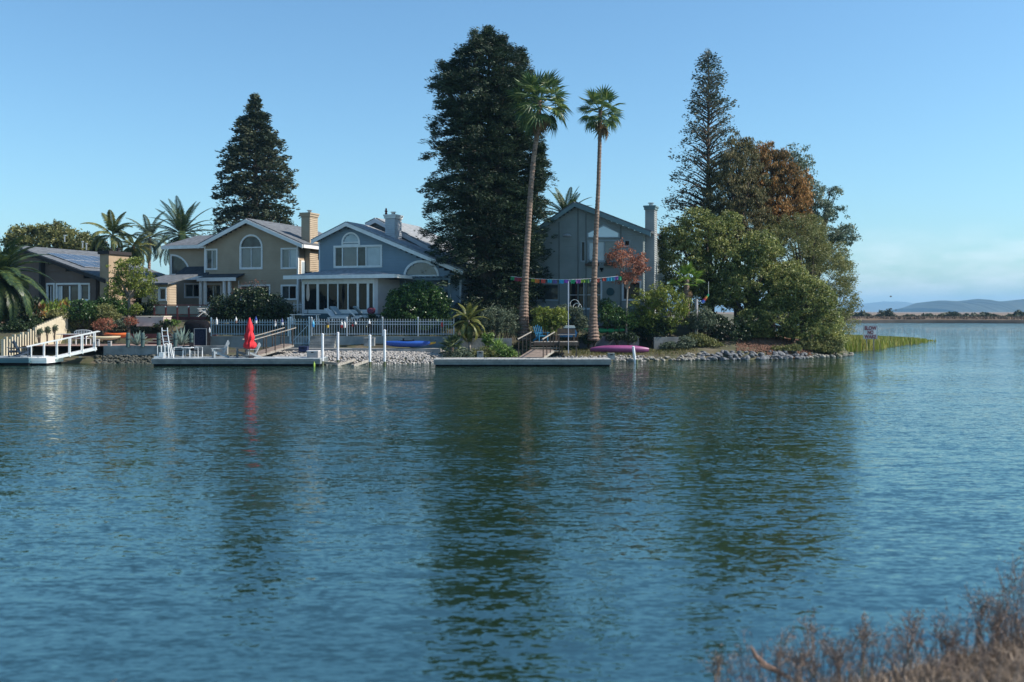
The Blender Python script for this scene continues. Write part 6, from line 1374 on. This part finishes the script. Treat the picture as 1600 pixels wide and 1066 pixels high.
for a in (-.85, .85):
    for b_ in (-.3, .3): MB().box(a-.03, a+.03, b_-.03, b_+.03, 0, .66).build('leg', white_metal, gt)
# buoys hung on the fence
def buoy(label, px, py, c1, c2, Y=65.05, s=1.0):
    root = thing('buoy', label, 'buoy', (X_(px, Y), Y, Z_(py, Y))); m1 = mat('buoy_'+'_'.join('%02d' % int(c*99) for c in c1), c1, None, rough=.5); m2 = mat('buoy_'+'_'.join('%02d' % int(c*99) for c in c2), c2, None, rough=.5)
    MB().lathe([(.02, -.22*s), (.075*s, -.17*s), (.085*s, 0)], 10).build('lower_half', m1, root); MB().lathe([(.085*s, .002), (.075*s, .13*s), (.03*s, .2*s), (.015, .3*s)], 10).build('upper_half', m2, root); return root
wh = (.6, .6, .6); rd = (.45, .03, .03); bl = (.03, .22, .5); yl = (.5, .33, .04); bk_ = (.02, .02, .03)
buoy('light blue buoy on the fence beside the gate', 489.5, 507, bl, (.1, .4, .6)); buoy('yellow and black buoy on the fence above the steps', 512, 508, yl, bk_); buoy('red and white buoy left of a white one on the fence', 534, 508, rd, wh)
buoy('plain white buoy above the second pile', 538.5, 508, wh, wh); buoy('small dark red buoy in the middle of the fence', 551, 507, rd, bk_, s=.7); buoy('black and white buoy in the middle of the fence', 555.5, 507, bk_, wh, s=.8)
buoy('white and navy buoy between the two right-hand piles', 577, 506, bk_, wh); buoy('round bright red buoy under the orange tree', 690.5, 507, rd, rd, s=.9); buoy('white buoy at the hedge corner above the black cover', 338.5, 503, wh, wh)
buoy('rusty brown and white buoy left of the umbrella', 369, 501, (.2, .12, .1), wh, s=.9); buoy('blue and white buoy right of the umbrella tip', 400, 501, wh, (.03, .06, .3)); buoy('white and grey buoy left of the gate', 430, 506, wh, (.2, .2, .22)); buoy('white buoy with a dark band next to the gate post', 441, 504, wh, (.06, .08, .2))
buoy('tiny white buoy low beside the black cover', 327.5, 516.5, wh, wh, 63.9, .7); buoy('yellow-green float on the end of the umbrella dock at the waterline', 491, 570.5, (.3, .42, .06), (.3, .42, .06), 57.7, .7)
# bunting between the palms
root = thing('bunting', 'string of coloured paper flags across the grey-green house', 'bunting', (X_(800, 66.8), 66.8, Z_(430, 66.8)))
def sag(px): return 431+6*(1-((px-880)/90)**2) if 800 < px < 970 else 432
cols = [(.03, .25, .10), (.30, .04, .08), (.45, .05, .06), (.25, .3, .03), (.6, .16, .03), (.6, .08, .06), (.03, .4, .55), (.12, .1, .3), (.03, .35, .6), (.3, .08, .5), (.03, .35, .15), (.35, .1, .4), (.2, .35, .04), (.1, .25, .08), (.35, .07, .05), (.4, .06, .05), (.03, .3, .5), (.04, .35, .5), (.25, .08, .4), (.03, .3, .15)]
def bp(px): return Vector((X_(px, 66.8)-root.location.x, 0, Z_(sag(px), 66.8)-root.location.z))
MB().tube([bp(p) for p in range(798, 972, 8)], .012, 4).build('cord', white_metal, root)
fpx = [801, 806, 812, 833, 839, 849, 859, 867, 877, 885, 895, 904, 911, 918, 934, 944, 951, 958, 963, 968]
for i, px in enumerate(fpx):
    a = bp(px-3.3); b = bp(px+3.3) if i % 4 else bp(px+4); dz = .30 if i % 3 else .26; V = []
    for q in range(4):
        t = q/3; p = a.lerp(b, t); V += [(p.x, .02*math.sin(q*2+i), p.z-.01), (p.x, .05*math.sin(q*2.4+i), p.z-dz+.04*(q % 2))]
    mb = MB().add(V, [(0, 1, 3, 2), (2, 3, 5, 4), (4, 5, 7, 6)]); mb.build('flag', mat('flag_%s' % 'abcdefghijklmnopqrst'[i], cols[i], None, rough=.7, trans=.4), root)
# wind spinner and hoops
ws = thing('wind_sock', 'small multicoloured wind sock hanging under the green trees', 'wind sock', W(1107, 462, 68.5)); pts_ = [(0, 0, .2), (-.1, 0, 0), (-.25, 0, -.2), (-.5, 0, -.4)]
for i, c in enumerate([(.03, .3, .12), (.6, .25, .03), (.5, .05, .04), (.04, .1, .4)]):
    MB().tube([(-.0-.1*i, 0, .1-.14*i), (-.1-.12*i, 0, -.06-.14*i)], [.07+.012*i, .08+.014*i], 7).build('band', mat('sock_%d' % i, c, None, rough=.7), ws)
MB().tube([(0, 0, .1), (0, 0, 1.0)], .01, 4).build('cord', white_metal, ws)
hp = thing('hoop_sculpture', 'white open hoops standing on the terrace beside the sliding door', 'sculpture', W(899, 481, 67.6))
for (dx, dz, r_) in ((-.05, .25, .32), (.14, .02, .3)): MB().tube([(dx+r_*math.cos(a), .05*math.sin(a), dz+r_*math.sin(a)) for a in np.linspace(0, 2*math.pi, 25)], .022, 5, False).build('hoop', white_paint, hp)
MB().tube([(0, 0, -.3), (0, 0, -.7)], .03, 5).build('foot', white_paint, hp)
cn = thing('covered_boat', 'small boat under a pale and blue cover beside the flagpole', 'boat', (X_(889, 66.4), 66.4, 1.55)); MB().prism([(-.7, 0), (.45, 0), (.55, .3), (.35, .62), (-.35, .62), (-.75, .3)], -.5, .5).build('hull', mat('cover_blue', (.02, .10, .22), (.03, .13, .27)), cn)
MB().prism([(-.42, .625), (.42, .625), (.35, .78), (-.25, .8)], -.55, .55).build('canopy', mat('cover_pale', (.5, .54, .52)), cn)
post = thing('garden_post', 'bare grey post with a crossbar right of the young fan palm', 'post', (X_(1088, 69), 69, 1.9)); MB().tube([(0, 0, -.3), (0, 0, 2.3)], .12, 8).build('shaft', mat('grey_post', (.30, .29, .30), (.4, .38, .4), 3), post); MB().beam((-.1, -.1, .55), (.5, -.1, .5), .06, .05).build('crossbar', palebark, post)
# SLOW NO WAKE sign
Y = 80.6; x0, x1 = X_(1348.8, Y), X_(1371, Y); z1, z0 = Z_(508.5, Y), Z_(530, Y); sg = thing('no_wake_sign', 'grey sign reading SLOW NO WAKE in red in front of the reeds', 'sign', ((x0+x1)/2, Y, 0)); w = (x1-x0)/2
MB().box(-w, w, -.02, .02, z0, z1).build('board', mat('sign_face', (.50, .52, .56), (.6, .62, .65), 1.5, .6), sg)
for s in (-.3, .3): MB().box(s-.04, s+.04, .022, .1, -1.5, z0+.3).build('post', weathered, sg)
b = MB(); b.box(-w, w, -.026, -.021, z1-.025, z1); b.box(-w, w, -.026, -.021, z0, z0+.025); b.box(-w, -w+.025, -.026, -.021, z0+.025, z1-.025); b.box(w-.025, w, -.026, -.021, z0+.025, z1-.025); b.build('border', mat('sign_grey', (.25, .26, .28)), sg)
red_ink = mat('sign_red', (.16, .035, .05), None, rough=.6); hh = z1-z0
for i, wd_ in enumerate(('SLOW', 'NO', 'WAKE')):
    cu = bpy.data.curves.new('word', 'FONT'); cu.body = wd_; cu.size = hh*.36; cu.align_x = 'CENTER'; cu.extrude = .004; cu.offset = .022; tmp = bpy.data.objects.new('tmp', cu); COL.objects.link(tmp)
    dg = bpy.context.evaluated_depsgraph_get(); me = bpy.data.meshes.new_from_object(tmp.evaluated_get(dg)); bpy.data.objects.remove(tmp); me.materials.clear(); me.materials.append(red_ink)
    o = bpy.data.objects.new('word', me); COL.objects.link(o); o.parent = sg; o.rotation_euler = (rad(90), 0, 0); wx = max(v.co.x for v in me.vertices)-min(v.co.x for v in me.vertices)
    o.scale = ((2*w*(.86 if i != 1 else .42))/wx, 1, 1); o.location = (0, -.03, z1-hh*(.325+.31*i))
# bird
def bird(label, px, py, Y, s):
    root = thing('bird', label, 'bird', W(px, py, Y)); m = mat('bird_dark', (.03, .03, .035))
    MB().tube([(-.35*s, 0, 0), (-.15*s, 0, .03*s), (.15*s, 0, .02*s), (.35*s, 0, -.02*s)], [.02*s, .09*s, .08*s, .015*s], 6).build('body', m, root)
    for k in (-1, 1): MB().add([(-.1*s, 0, .05*s), (.15*s, 0, .05*s), (.05*s, k*.4*s, .32*s), (-.05*s, k*.8*s, .2*s), (-.2*s, k*.4*s, .28*s)], [(0, 1, 2, 4), (4, 2, 3)]).build('wing', m, root)
bird('small dark bird flying above the far hills', 1392, 464, 150, .55); bird('tiny bird low over the far marsh', 1400, 485, 240, .6)
